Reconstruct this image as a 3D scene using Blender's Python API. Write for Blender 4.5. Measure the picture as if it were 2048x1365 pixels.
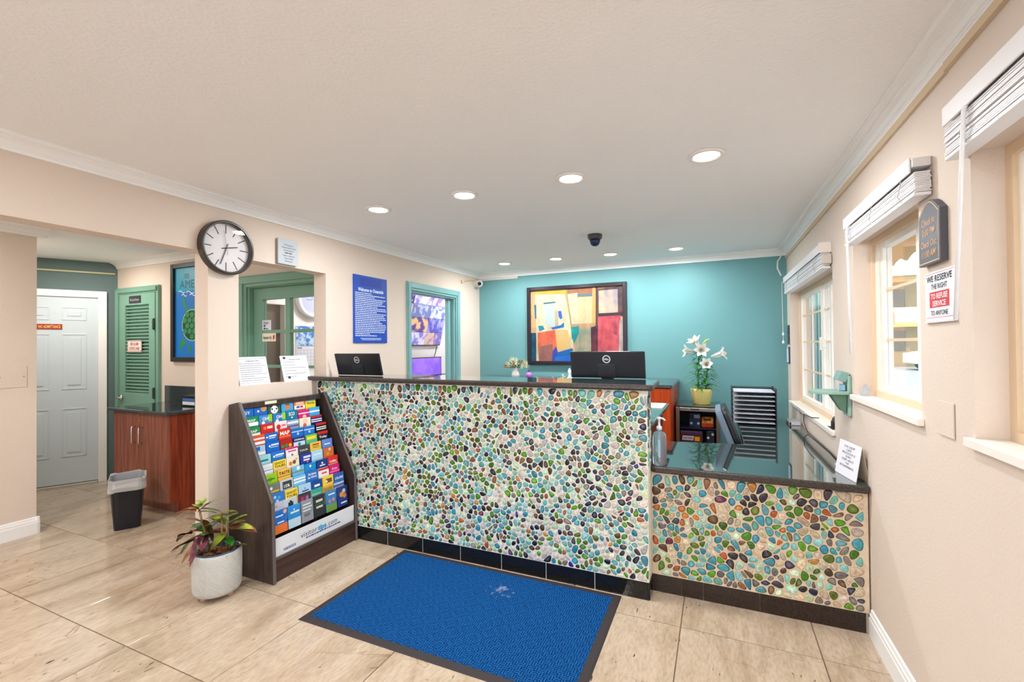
import bpy, math, random
import numpy as np
from mathutils import Matrix, Vector
for _o in list(bpy.data.objects): bpy.data.objects.remove(_o)
SC = bpy.context.scene
COL = SC.collection
# ------------------------------------------------------------ camera, sky, sun, exposure
H = 1.44
FPX = 915.0
def _camrot(y, p, r):
    f = np.array([math.sin(y)*math.cos(p), math.cos(y)*math.cos(p), math.sin(p)])
    rt = np.array([math.cos(y), -math.sin(y), 0.0]); up = np.cross(rt, f)
    return rt*math.cos(r)+up*math.sin(r), -rt*math.sin(r)+up*math.cos(r), f
_r, _u, _f = _camrot(math.radians(-24.2), math.radians(0.6), math.radians(-0.52))
cd = bpy.data.cameras.new('camera'); cam = bpy.data.objects.new('camera', cd); COL.objects.link(cam)
cd.sensor_fit = 'HORIZONTAL'; cd.sensor_width = 36.0; cd.lens = FPX*36.0/2048.0
cd.clip_start = 0.02; cd.clip_end = 300
cam.matrix_world = Matrix(((_r[0], _u[0], -_f[0], 0), (_r[1], _u[1], -_f[1], 0), (_r[2], _u[2], -_f[2], H), (0, 0, 0, 1)))
SC.camera = cam
W = bpy.data.worlds.new('sky'); SC.world = W; W.use_nodes = True
bg = W.node_tree.nodes['Background']; bg.inputs[0].default_value = (0.80, 0.90, 1.0, 1); bg.inputs[1].default_value = 2.1
sd = bpy.data.lights.new('sun', 'SUN'); sd.energy = 6.5; sd.angle = 0.02; sd.color = (1, 0.98, 0.94)
sun = bpy.data.objects.new('sun', sd); COL.objects.link(sun); sun.rotation_euler = Vector((0.45, 0.5, -0.9)).to_track_quat('-Z', 'Y').to_euler()
SC.view_settings.view_transform = 'Standard'; SC.view_settings.look = 'None'
SC.view_settings.gamma = 1.0; SC.view_settings.use_curve_mapping = False
SC.view_settings.exposure = 0.60
LAMP_W = 8.5      # each ceiling downlight
def area(name, loc, size, power, color=(1, 1, 1), shape='DISK', rot=None, size_y=None):
    d = bpy.data.lights.new(name, 'AREA'); d.shape = shape; d.size = size; d.energy = power; d.color = color
    if size_y: d.size_y = size_y
    o = bpy.data.objects.new(name, d); COL.objects.link(o); o.location = loc
    if rot: o.rotation_euler = rot
    return o
# ------------------------------------------------------------ helpers
PI = math.pi
def lin(c):
    return tuple(((v/255.0)/12.92 if v/255.0 <= 0.04045 else ((v/255.0+0.055)/1.055)**2.4) for v in c[:3])
def rgba(c): return (*lin(c), 1.0)
class NT:
    def __init__(s, name):
        s.m = bpy.data.materials.new(name); s.m.use_nodes = True
        s.t = s.m.node_tree; s.p = s.t.nodes['Principled BSDF']; s.out = s.t.nodes['Material Output']
    def n(s, ty, **kw):
        nd = s.t.nodes.new(ty)
        for k, v in kw.items(): setattr(nd, k, v)
        return nd
    def l(s, a, b): s.t.links.new(a, b)
MATS = {}
def M(name, col=(200, 200, 200), rough=0.6, metal=0.0, spec=0.5, noise=0.0, nscale=6.0, col2=None, bump=0.0, bscale=60.0, emit=0.0, stretch=None, coat=0.0, alpha=None, rand=False, trans=0.0, ior=1.45, detail=4.0):
    if name in MATS: return MATS[name]
    k = NT(name); p = k.p
    p.inputs['Base Color'].default_value = rgba(col); p.inputs['Roughness'].default_value = rough
    p.inputs['Metallic'].default_value = metal; p.inputs['Specular IOR Level'].default_value = spec
    p.inputs['Coat Weight'].default_value = coat
    p.inputs['Transmission Weight'].default_value = trans; p.inputs['IOR'].default_value = ior
    if emit:
        p.inputs['Emission Color'].default_value = rgba(col); p.inputs['Emission Strength'].default_value = emit
    if noise or bump:
        tc = k.n('ShaderNodeTexCoord'); mp = k.n('ShaderNodeMapping'); k.l(tc.outputs['Object'], mp.inputs[0])
        if stretch: mp.inputs['Scale'].default_value = stretch
        src = mp.outputs[0]
        if rand:
            oi = k.n('ShaderNodeObjectInfo'); ml = k.n('ShaderNodeMath', operation='MULTIPLY'); ml.inputs[1].default_value = 37.0
            k.l(oi.outputs['Random'], ml.inputs[0]); va = k.n('ShaderNodeVectorMath'); k.l(src, va.inputs[0]); k.l(ml.outputs[0], va.inputs[1]); src = va.outputs[0]
    if noise:
        nz = k.n('ShaderNodeTexNoise'); nz.inputs['Scale'].default_value = nscale; nz.inputs['Detail'].default_value = detail
        k.l(src, nz.inputs['Vector'])
        rp = k.n('ShaderNodeMapRange'); rp.inputs[1].default_value = 0.5-0.25/max(noise, 0.01)*0.5; rp.inputs[2].default_value = 0.5+0.25/max(noise, 0.01)*0.5
        k.l(nz.outputs['Fac'], rp.inputs[0])
        mx = k.n('ShaderNodeMix', data_type='RGBA'); mx.inputs[6].default_value = rgba(col); mx.inputs[7].default_value = rgba(col2 or tuple(v*0.8 for v in col))
        k.l(rp.outputs[0], mx.inputs[0]); k.l(mx.outputs[2], p.inputs['Base Color'])
        if emit: k.l(mx.outputs[2], p.inputs['Emission Color'])
    if bump:
        bz = k.n('ShaderNodeTexNoise'); bz.inputs['Scale'].default_value = bscale; bz.inputs['Detail'].default_value = 3.0
        k.l(src, bz.inputs['Vector']); bp = k.n('ShaderNodeBump'); bp.inputs['Strength'].default_value = bump; bp.inputs['Distance'].default_value = 0.004
        k.l(bz.outputs['Fac'], bp.inputs['Height']); k.l(bp.outputs[0], p.inputs['Normal'])
    MATS[name] = k.m
    return k.m
def C(col, rough=0.55, **kw):
    nm = 'paint_%d_%d_%d_%d' % (*[int(v) for v in col], int(rough*100))
    return M(nm, col, rough, **kw)
def glass_mat(name, tint=(1, 1, 1), rough=0.0, refl=1.0):
    if name in MATS: return MATS[name]
    k = NT(name); t = k.n('ShaderNodeBsdfTransparent'); t.inputs[0].default_value = (*tint, 1)
    g = k.n('ShaderNodeBsdfGlossy'); g.inputs['Roughness'].default_value = rough
    lw = k.n('ShaderNodeLayerWeight'); lw.inputs[0].default_value = 0.5; pw = k.n('ShaderNodeMath', operation='POWER'); pw.inputs[1].default_value = 5.0; k.l(lw.outputs['Facing'], pw.inputs[0]); fr = k.n('ShaderNodeMath', operation='MULTIPLY_ADD'); k.l(pw.outputs[0], fr.inputs[0]); fr.inputs[1].default_value = 0.9*refl; fr.inputs[2].default_value = 0.04*refl
    mx = k.n('ShaderNodeMixShader'); k.l(fr.outputs[0], mx.inputs[0]); k.l(t.outputs[0], mx.inputs[1]); k.l(g.outputs[0], mx.inputs[2])
    k.l(mx.outputs[0], k.out.inputs[0]); k.t.nodes.remove(k.p)
    MATS[name] = k.m; return k.m
def frame(o, r, u):
    r = Vector(r).normalized(); u = Vector(u).normalized(); n = r.cross(u)
    return Matrix(((r.x, u.x, n.x, o[0]), (r.y, u.y, n.y, o[1]), (r.z, u.z, n.z, o[2]), (0, 0, 0, 1)))
class MB:
    def __init__(s, F=None): s.v = []; s.f = []; s.mi = []; s.M = F or Matrix(); s.cur = 0; s.col = None; s.cols = []
    def add(s, vs, fs, cols=None):
        b = len(s.v); s.v += [tuple(s.M @ Vector(q)) for q in vs]
        s.f += [tuple(b+i for i in f) for f in fs]; s.mi += [s.cur]*len(fs)
        if cols is not None: s.cols += cols
        return s
    def box(s, x0, x1, y0, y1, z0, z1):
        a, b = sorted((x0, x1)); c, d = sorted((y0, y1)); e, f = sorted((z0, z1))
        return s.add([(a, c, e), (b, c, e), (b, d, e), (a, d, e), (a, c, f), (b, c, f), (b, d, f), (a, d, f)],
                     [(0, 3, 2, 1), (4, 5, 6, 7), (0, 1, 5, 4), (1, 2, 6, 5), (2, 3, 7, 6), (3, 0, 4, 7)])
    def prism(s, poly, w0, w1, caps=True):     # polygon in local x,y extruded along local z
        n = len(poly); vs = [(x, y, w0) for x, y in poly]+[(x, y, w1) for x, y in poly]
        fs = [(i, (i+1) % n, n+(i+1) % n, n+i) for i in range(n)]
        if caps: fs += [tuple(range(n-1, -1, -1)), tuple(range(n, 2*n))]
        return s.add(vs, fs)
    def cyl(s, p0, p1, r0, r1=None, n=16, caps=True):
        p0 = Vector(p0); p1 = Vector(p1); r1 = r0 if r1 is None else r1
        d = (p1-p0).normalized(); a = d.orthogonal().normalized(); b = d.cross(a)
        vs = [tuple(p0+(a*math.cos(2*PI*i/n)+b*math.sin(2*PI*i/n))*r0) for i in range(n)]+[tuple(p1+(a*math.cos(2*PI*i/n)+b*math.sin(2*PI*i/n))*r1) for i in range(n)]
        fs = [(i, (i+1) % n, n+(i+1) % n, n+i) for i in range(n)]
        if caps: fs += [tuple(range(n-1, -1, -1)), tuple(range(n, 2*n))]
        return s.add(vs, fs)
    def lathe(s, prof, c=(0, 0, 0), n=24, sx=1.0, sy=1.0):   # prof: (r,z)
        vs = []; fs = []
        for r, z in prof:
            for i in range(n): vs.append((c[0]+sx*r*math.cos(2*PI*i/n), c[1]+sy*r*math.sin(2*PI*i/n), c[2]+z))
        for k in range(len(prof)-1):
            for i in range(n):
                j = (i+1) % n; fs.append((k*n+i, k*n+j, (k+1)*n+j, (k+1)*n+i))
        if prof[0][0] > 1e-6: fs.append(tuple(range(n-1, -1, -1)))
        if prof[-1][0] > 1e-6: fs.append(tuple((len(prof)-1)*n+i for i in range(n)))
        return s.add(vs, fs)
    def ball(s, c, r, n=12, sx=1, sy=1, sz=1):
        m = n//2; prof = [(max(1e-5, math.sin(PI*k/m)), -math.cos(PI*k/m)) for k in range(m+1)]
        vs = []; fs = []
        for a, z in prof:
            for i in range(n): vs.append((c[0]+sx*r*a*math.cos(2*PI*i/n), c[1]+sy*r*a*math.sin(2*PI*i/n), c[2]+sz*r*z))
        for k in range(m):
            for i in range(n):
                j = (i+1) % n; fs.append((k*n+i, k*n+j, (k+1)*n+j, (k+1)*n+i))
        return s.add(vs, fs)
    def tube(s, pts, r, n=6, rs=None):
        pts = [Vector(p) for p in pts]; vs = []; fs = []; m = len(pts); a = None
        for k, p in enumerate(pts):
            d = (pts[min(k+1, m-1)]-pts[max(k-1, 0)]).normalized()
            if a is None: a = d.orthogonal().normalized()
            else: a = (a-d*a.dot(d)).normalized()
            b = d.cross(a); rr = rs[k] if rs else r
            vs += [tuple(p+(a*math.cos(2*PI*i/n)+b*math.sin(2*PI*i/n))*rr) for i in range(n)]
        for k in range(m-1):
            for i in range(n):
                j = (i+1) % n; fs.append((k*n+i, k*n+j, (k+1)*n+j, (k+1)*n+i))
        fs += [tuple(range(n-1, -1, -1)), tuple((m-1)*n+i for i in range(n))]
        return s.add(vs, fs)
    def quad(s, a, b, c, d): return s.add([a, b, c, d], [(0, 1, 2, 3)])
    def sweep(s, prof, a, b, out, up=(0, 0, 1)):   # profile (out,up) swept from a to b
        a = Vector(a); b = Vector(b); o = Vector(out); u = Vector(up); n = len(prof)
        vs = [tuple(a+o*p+u*q) for p, q in prof]+[tuple(b+o*p+u*q) for p, q in prof]
        fs = [(i, (i+1) % n, n+(i+1) % n, n+i) for i in range(n)]+[tuple(range(n-1, -1, -1)), tuple(range(n, 2*n))]
        return s.add(vs, fs)
    def text(s, t, cx, cy, w=None, h=None, z=0.0, bold=0.0, shear=0.0, align='C', maxw=None):
        vs, fs, bb = text_geo(t, bold)
        sw = bb[2]-bb[0]; sh = 0.72
        ky = (h/sh) if h else None; kx = (w/sw) if w else None
        if ky is None: ky = kx
        if kx is None: kx = ky
        if maxw and kx*sw > maxw: kx = maxw/sw
        mx = (bb[0]+bb[2])/2; my = 0.36
        if align == 'L': mx = bb[0]
        return s.add([(cx+(x-mx)*kx+shear*(y-my)*ky, cy+(y-my)*ky, z) for x, y in vs], fs)
    def bars(s, x0, x1, y, h, rnd, z=0.0):      # a line of print too small to read: word-sized dashes
        x = x0
        while x < x1-h*0.8:
            w = min(rnd.uniform(1.2, 4.2)*h, x1-x)
            s.add([(x, y-h/2, z), (x+w, y-h/2, z), (x+w, y+h/2, z), (x, y+h/2, z)], [(0, 1, 2, 3)]); x += w+h*0.55
        return s
_TX = {}
def text_geo(t, bold=0.0):
    k = (t, bold)
    if k in _TX: return _TX[k]
    c = bpy.data.curves.new('lettering_curve', 'FONT'); c.body = t; c.size = 1.0; c.resolution_u = 2; c.offset = bold
    o = bpy.data.objects.new('lettering_tmp', c); me = bpy.data.meshes.new_from_object(o)
    vs = [(v.co.x, v.co.y) for v in me.vertices]; fs = [tuple(p.vertices) for p in me.polygons]
    if not vs: vs = [(0, 0), (1, 0), (1, 1)]; fs = []
    bb = (min(v[0] for v in vs), min(v[1] for v in vs), max(v[0] for v in vs), max(v[1] for v in vs))
    bpy.data.objects.remove(o); bpy.data.curves.remove(c); bpy.data.meshes.remove(me)
    _TX[k] = (vs, fs, bb); return _TX[k]
def link(o, parent=None):
    COL.objects.link(o)
    if parent is not None: o.parent = parent
    return o
WM = {}
def mesh_of(name, mb, mats, inv=None, smooth=False, bevel=0.0):
    me = bpy.data.meshes.new(name); vs = mb.v if inv is None else [tuple(inv @ Vector(q)) for q in mb.v]
    me.from_pydata(vs, [], mb.f)
    for m in (mats if isinstance(mats, (list, tuple)) else [mats]): me.materials.append(m)
    if any(mb.mi): me.polygons.foreach_set('material_index', mb.mi)
    if mb.cols:
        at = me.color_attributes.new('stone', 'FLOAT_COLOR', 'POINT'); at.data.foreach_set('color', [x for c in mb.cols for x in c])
    if smooth: me.polygons.foreach_set('use_smooth', [True]*len(me.polygons))
    me.update(); return me
def part(name, mb, mats, parent, smooth=False, bevel=0.0, label=None, kind=None):
    inv = WM[parent.name].inverted() if parent.name in WM else None
    o = bpy.data.objects.new(name, mesh_of(name, mb, mats, inv, smooth)); link(o, parent)
    WM[o.name] = WM.get(parent.name, Matrix())
    finish(o, bevel, smooth)
    if label: o['label'] = label
    if kind: o['kind'] = kind
    return o
def finish(o, bevel, smooth):
    if bevel:
        b = o.modifiers.new('bevel', 'BEVEL'); b.width = bevel; b.segments = 2; b.limit_method = 'ANGLE'; b.angle_limit = 0.6
        b.harden_normals = False
        if len(o.data.materials) > 1: b.material = 1
    if smooth == 'auto' or (smooth and bevel):
        pass
def thing(name, label, cat, loc=(0, 0, 0), rotz=0.0, group=None):
    o = bpy.data.objects.new(name, None); link(o); o.location = loc; o.rotation_euler = (0, 0, rotz)
    o.empty_display_size = 0.05
    o['label'] = label; o['category'] = cat
    if group: o['group'] = group
    WM[o.name] = Matrix.Translation(loc) @ Matrix.Rotation(rotz, 4, 'Z')
    return o
def solo(name, label, cat, mb, mats, smooth=False, bevel=0.0, group=None):
    xs, ys, zs = zip(*mb.v); loc = Vector(((min(xs)+max(xs))/2, (min(ys)+max(ys))/2, min(zs)))
    T = Matrix.Translation(loc)
    o = bpy.data.objects.new(name, mesh_of(name, mb, mats, T.inverted(), smooth)); link(o); o.location = loc; WM[o.name] = T
    finish(o, bevel, smooth); o['label'] = label; o['category'] = cat
    if group: o['group'] = group
    return o
def struct(name, mb, mats, parent=None, smooth=False, bevel=0.0):
    if parent is not None: return part(name, mb, mats, parent, smooth, bevel)
    o = bpy.data.objects.new(name, mesh_of(name, mb, mats, None, smooth)); link(o); o['kind'] = 'structure'; WM[o.name] = Matrix()
    finish(o, bevel, smooth); return o
def dup(root, loc, rotz=0.0, label=None, group=None):
    r = root.copy(); COL.objects.link(r); r.location = loc; r.rotation_euler = (0, 0, rotz)
    if label: r['label'] = label
    if group: r['group'] = group
    for ch in list(root.children):
        c = ch.copy(); COL.objects.link(c); c.parent = r
        for g in list(ch.children):
            d = g.copy(); COL.objects.link(d); d.parent = c
    return r
# ------------------------------------------------------------ room dimensions (metres)
XL, YB, ZC = -2.89, 5.385, 2.40
AR = 0.010
FL = frame((XL, 0, 0), (0, 1, 0), (0, 0, 1))            # left wall: u = y, v = z, w = into the room
FB = frame((0, YB, 0), (1, 0, 0), (0, 0, 1))            # back wall: u = x, v = z
_al = Vector((-math.sin(AR), math.cos(AR), 0)); 
FR = frame(Vector((0.675, 2.8, 0)), -_al, (0, 0, 1))    # right wall: u = 2.8 - y, v = z
def ru(y): return 2.8-y
def FX(x): return frame((x, 0, 0), (0, 1, 0), (0, 0, 1))   # a plane facing +x
def FY(y): return frame((0, y, 0), (1, 0, 0), (0, 0, 1))   # a plane facing -y
# ------------------------------------------------------------ common materials
wall_m = M('cream_wall_paint', (223, 207, 193), 0.75, bump=0.4, bscale=110)
wall_cool = M('pale_wall_paint', (236, 234, 230), 0.75, bump=0.15, bscale=150)
ceil_m = M('ceiling_paint', (246, 245, 245), 0.8, bump=0.7, bscale=75)
teal_m = M('teal_wall_paint', (108, 160, 163), 0.6, bump=0.15, bscale=150)
hallteal_m = M('grey_teal_paint', (98, 120, 120), 0.65, bump=0.15, bscale=150)
white_m = M('white_trim_paint', (249, 248, 247), 0.4)
green_m = M('sage_green_paint', (120, 164, 144), 0.4)
granite = M('black_granite', (34, 36, 38), 0.06, spec=0.65, noise=2.5, nscale=420, col2=(70, 78, 80), coat=0.3)
granite_top = M('green_black_granite', (30, 38, 38), 0.04, spec=0.9, noise=2.5, nscale=420, col2=(66, 84, 82), coat=0.6)
granite_edge = M('dark_granite_edge', (48, 42, 40), 0.22, noise=2.0, nscale=200, col2=(78, 68, 64))
black_m = M('black_plastic', (22, 22, 26), 0.35)
blackg_m = M('glossy_black', (16, 16, 18), 0.12)
steel_m = M('brushed_steel', (176, 168, 158), 0.3, metal=0.9)
chrome_m = M('chrome', (220, 220, 222), 0.12, metal=1.0)
brass_m = M('brass', (214, 176, 96), 0.25, metal=0.9)
film_k = NT('liner_film'); _d = film_k.n('ShaderNodeBsdfDiffuse'); _d.inputs[0].default_value = (.75, .77, .8, 1); _t = film_k.n('ShaderNodeBsdfTransparent'); _g = film_k.n('ShaderNodeBsdfGlossy'); _g.inputs[1].default_value = .15
_m1 = film_k.n('ShaderNodeMixShader'); _m1.inputs[0].default_value = .5; film_k.l(_t.outputs[0], _m1.inputs[1]); film_k.l(_d.outputs[0], _m1.inputs[2]); _m2 = film_k.n('ShaderNodeMixShader'); _m2.inputs[0].default_value = .18; film_k.l(_m1.outputs[0], _m2.inputs[1]); film_k.l(_g.outputs[0], _m2.inputs[2]); film_k.l(_m2.outputs[0], film_k.out.inputs[0]); MATS['liner_film'] = film_k.m
paper_m = M('white_paper', (228, 230, 236), 0.5)
ink_m = M('dark_ink', (52, 54, 60), 0.6)
inkl_m = M('grey_ink', (128, 130, 140), 0.6)
pane_m = glass_mat('clear_glass')
cherry_m = M('cherry_wood', (150, 62, 34), 0.28, noise=1.2, nscale=5, col2=(118, 40, 20), stretch=(9, 9, 0.6))
cherrydoor_m = M('cherry_door_wood', (152, 92, 74), 0.16, noise=1.2, nscale=5, col2=(132, 74, 58), stretch=(9, 9, 0.6))
orangew_m = M('orange_wood', (214, 84, 30), 0.35, noise=1.0, nscale=5, col2=(192, 66, 20), stretch=(9, 9, 0.6))
# ============================================================ ROOM SHELL
rnd = random.Random(7)
FLOOR_Y0 = -3.0
# floor: grout bed and 0.61 m travertine tiles
fb = MB(); fb.box(-7.6, 0.85, FLOOR_Y0, 7.6, -0.08, -0.004)
floor = struct('floor', fb, M('floor_grout', (112, 92, 72), 0.8))
def travertine():
    k = NT('travertine'); p = k.p
    tc = k.n('ShaderNodeTexCoord'); oi = k.n('ShaderNodeObjectInfo')
    ml = k.n('ShaderNodeMath', operation='MULTIPLY'); ml.inputs[1].default_value = 53.0; k.l(oi.outputs['Random'], ml.inputs[0])
    va = k.n('ShaderNodeVectorMath'); k.l(tc.outputs['Object'], va.inputs[0]); k.l(ml.outputs[0], va.inputs[1])
    mp = k.n('ShaderNodeMapping'); mp.inputs['Scale'].default_value = (3.0, 0.8, 1.0); k.l(va.outputs[0], mp.inputs[0])
    def noise(sc, det, src, dist=0.0):
        n = k.n('ShaderNodeTexNoise'); n.inputs['Scale'].default_value = sc; n.inputs['Detail'].default_value = det; n.inputs['Distortion'].default_value = dist
        k.l(src, n.inputs['Vector']); return n
    def ramp(src, stops):
        r = k.n('ShaderNodeValToRGB'); e = r.color_ramp.elements
        while len(e) < len(stops): e.new(0.5)
        for q, (a, c) in zip(e, stops): q.position = a; q.color = rgba(c)
        k.l(src, r.inputs[0]); return r
    n1 = noise(2.2, 8, mp.outputs[0], 0.6)
    r1 = ramp(n1.outputs['Fac'], [(0.26, (160, 137, 112)), (0.43, (188, 167, 143)), (0.60, (202, 182, 160)), (0.80, (180, 157, 131))])
    n2 = noise(30, 6, mp.outputs[0]); r2 = ramp(n2.outputs['Fac'], [(0.3, (190, 186, 180)), (0.6, (255, 255, 255))])
    m1 = k.n('ShaderNodeMix', data_type='RGBA', blend_type='MULTIPLY'); m1.inputs[0].default_value = 0.4; k.l(r1.outputs[0], m1.inputs[6]); k.l(r2.outputs[0], m1.inputs[7])
    # hairline veins
    n3 = noise(1.5, 9, va.outputs[0], 1.2); sb = k.n('ShaderNodeMath', operation='SUBTRACT'); sb.inputs[1].default_value = 0.5; k.l(n3.outputs['Fac'], sb.inputs[0])
    ab = k.n('ShaderNodeMath', operation='ABSOLUTE'); k.l(sb.outputs[0], ab.inputs[0]); mr = k.n('ShaderNodeMapRange'); mr.inputs[1].default_value = 0.0; mr.inputs[2].default_value = 0.005; mr.inputs[3].default_value = 0.75; mr.inputs[4].default_value = 0.0; k.l(ab.outputs[0], mr.inputs[0])
    gate = noise(1.1, 2, va.outputs[0]); gr = k.n('ShaderNodeMapRange'); gr.inputs[1].default_value = 0.47; gr.inputs[2].default_value = 0.57; k.l(gate.outputs['Fac'], gr.inputs[0])
    mu = k.n('ShaderNodeMath', operation='MULTIPLY'); k.l(mr.outputs[0], mu.inputs[0]); k.l(gr.outputs[0], mu.inputs[1])
    m2 = k.n('ShaderNodeMix', data_type='RGBA'); k.l(mu.outputs[0], m2.inputs[0]); k.l(m1.outputs[2], m2.inputs[6]); m2.inputs[7].default_value = rgba((128, 92, 58))
    # pits
    n4 = noise(20, 3, mp.outputs[0], 0.3); g4 = noise(4, 2, va.outputs[0])
    p1 = k.n('ShaderNodeMapRange'); p1.inputs[1].default_value = 0.685; p1.inputs[2].default_value = 0.70; k.l(n4.outputs['Fac'], p1.inputs[0])
    p2 = k.n('ShaderNodeMapRange'); p2.inputs[1].default_value = 0.50; p2.inputs[2].default_value = 0.56; k.l(g4.outputs['Fac'], p2.inputs[0])
    pm = k.n('ShaderNodeMath', operation='MULTIPLY'); k.l(p1.outputs[0], pm.inputs[0]); k.l(p2.outputs[0], pm.inputs[1])
    m3 = k.n('ShaderNodeMix', data_type='RGBA'); k.l(pm.outputs[0], m3.inputs[0]); k.l(m2.outputs[2], m3.inputs[6]); m3.inputs[7].default_value = rgba((72, 54, 38))
    k.l(m3.outputs[2], p.inputs['Base Color']); p.inputs['Roughness'].default_value = 0.11; p.inputs['Specular IOR Level'].default_value = 0.5
    return k.m
trav = travertine()
TS = 0.61
def tile_mesh(w, d):
    mb = MB(); g = 0.0022; b = 0.0014
    mb.add([(g, g, -0.02), (w-g, g, -0.02), (w-g, d-g, -0.02), (g, d-g, -0.02), (g, g, -b), (w-g, g, -b), (w-g, d-g, -b), (g, d-g, -b), (g+b, g+b, 0), (w-g-b, g+b, 0), (w-g-b, d-g-b, 0), (g+b, d-g-b, 0)],
           [(0, 1, 5, 4), (1, 2, 6, 5), (2, 3, 7, 6), (3, 0, 4, 7), (4, 5, 9, 8), (5, 6, 10, 9), (6, 7, 11, 10), (7, 4, 8, 11), (8, 9, 10, 11)])
    return mesh_of('tile', mb, trav)
t_full = tile_mesh(TS, TS); t_edge = tile_mesh(0.268, TS)
for i in range(-11, 2):
    for j in range(-6, 5):
        x = -0.19+TS*i; y = 2.485+TS*j
        if x > 0.68 or (x < -7.0): continue
        o = bpy.data.objects.new('tile', t_edge if i == 1 else t_full); link(o, floor); o.location = (x, y, 0)
# ceiling slab (roof above it)
pl_ = MB(); pl_.box(-12, 1.1, -30, FLOOR_Y0-0.14, -.12, -.05); struct('bounce_ground', pl_, M('bounce_ground_pale', (226, 223, 219), .85))  # unseen ground added outside to bounce sunlight up to the ceiling
cb = MB(); cb.box(-7.6, 0.87, FLOOR_Y0-0.3, 7.6, ZC, ZC+0.22); struct('ceiling', cb, ceil_m)
# walls -------------------------------------------------------
def wallseg(F, segs, w0, w1):
    mb = MB(F)
    for (a, b, c, d) in segs: mb.box(a, b, c, d, w0, w1)
    return mb
# left wall with the opening to the hall, the pass-through niche and the office doorway
struct('wall_left', wallseg(FL, [(FLOOR_Y0, 1.82, 2.043, ZC), (1.82, 2.02, 0, ZC), (2.02, 2.76, 0, 1.185), (2.02, 2.76, 2.04, ZC), (2.76, 3.873, 0, ZC), (3.873, 4.755, 2.025, ZC), (4.755, YB+0.13, 0, ZC)], -0.13, 0), wall_m)
struct('wall_back', wallseg(FB, [(-3.02, 0.84, 0, ZC)], -0.13, 0), teal_m)
WIN = [(5.20, 3.472, 0.875, 1.93), (3.005, 2.150, 1.154, 1.985), (1.778, 0.80, 1.15, 2.0)]
segs = []; yprev = YB+0.13
for (ya, yb, z0, z1) in WIN:
    segs += [(ru(yprev), ru(ya), 0, ZC), (ru(ya), ru(yb), 0, z0), (ru(ya), ru(yb), z1, ZC)]; yprev = yb
segs.append((ru(yprev), ru(FLOOR_Y0), 0, ZC))
struct('wall_right', wallseg(FR, segs, -0.16, 0), wall_m)
# unseen rear wall; its glazed front is added to let in fill daylight
rw = MB(); y0 = FLOOR_Y0
rw.box(-7.6, -2.9, y0-0.13, y0, 0, ZC); rw.box(-2.9, 0.87, y0-0.13, y0, 2.25, ZC); rw.box(-2.9, -2.7, y0-0.13, y0, 0, 2.25); rw.box(0.5, 0.87, y0-0.13, y0, 0, 2.25)
struct('wall_rear', rw, wall_m)
fr = MB()
for x in (-2.7, -1.66, -0.62, 0.44): fr.box(x, x+0.06, y0-0.1, y0-0.04, 0, 2.25)
fr.box(-2.7, 0.5, y0-0.1, y0-0.04, 0, 0.08); fr.box(-2.7, 0.5, y0-0.1, y0-0.04, 2.19, 2.25)
added_front = struct('window_4', fr, C((120, 116, 110)))
pn = MB(); pn.box(-2.7, 0.5, y0-0.075, y0-0.07, 0.08, 2.19); struct('window_pane', pn, pane_m, added_front)
# hall: far strip wall, return, angled wall, wall with the louvred and the glazed door
YT = 2.85
hw = MB(); hw.box(-5.03, -4.9, FLOOR_Y0, 1.755, 0, ZC); hw.box(-7.5, -5.03, 1.62, 1.755, 0, ZC); struct('wall_hall_left', hw, wall_m)
da = Vector((-0.485, -0.875, 0)).normalized(); ca = Vector((-6.10, YT, 0))
FA = frame(ca, -da, (0, 0, 1))      # angled wall, u from the corner (0) to negative
mb = MB(FA); mb.box(-1.7, 0.0, 0, ZC, -0.12, 0); struct('wall_hall_angled', mb, hallteal_m)
FT = FY(YT)
struct('wall_hall_back', wallseg(FT, [(-6.3, -3.95, 0, ZC), (-3.95, -3.06, 2.0, ZC), (-3.06, XL-0.131, 0, ZC)], -0.12, 0), wall_m)
# office corridor behind
XO = -4.1
struct('wall_office_left', wallseg(FX(XO), [(YT+0.121, 3.02, 0, ZC), (3.02, 3.36, 1.885, ZC), (3.36, 7.4, 0, ZC)], -0.12, 0), wall_cool)
mb = MB(); mb.box(-4.22, -2.9, 7.4, 7.52, 0, ZC); mb.box(-3.02, -2.9, YB+0.131, 7.4, 0, ZC); struct('wall_office_end', mb, wall_cool)
# crown mouldings ----------------------------------------------
CR = [(0, -.066), (.012, -.066), (.012, -.053), (.016, -.051), (.016, -.045), (.022, -.043), (.032, -.030), (.045, -.022), (.050, -.021), (.050, -.014), (.074, -.012), (.078, -.004), (.084, -.003), (.084, 0), (0, 0)]
def crown(name, a, b, out, mat=white_m):
    mb = MB(); mb.sweep(CR, (*a, ZC), (*b, ZC), out); return struct(name, mb, mat)
crown('trim_1', (XL, FLOOR_Y0), (XL, YB), (1, 0, 0)); crown('trim_2', (XL, YB), (0.65, YB), (0, -1, 0))
pr = FR @ Vector((ru(FLOOR_Y0), 0, 0)); pb = FR @ Vector((ru(YB), 0, 0))
crown('trim_3', (pr.x, pr.y), (pb.x, pb.y), (-1, 0, 0))
crown('trim_4', (-4.9, FLOOR_Y0), (-4.9, 1.755+0.06), (1, 0, 0)); crown('trim_5', (-6.1, YT), (XL-0.13, YT), (0, -1, 0))
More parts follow.
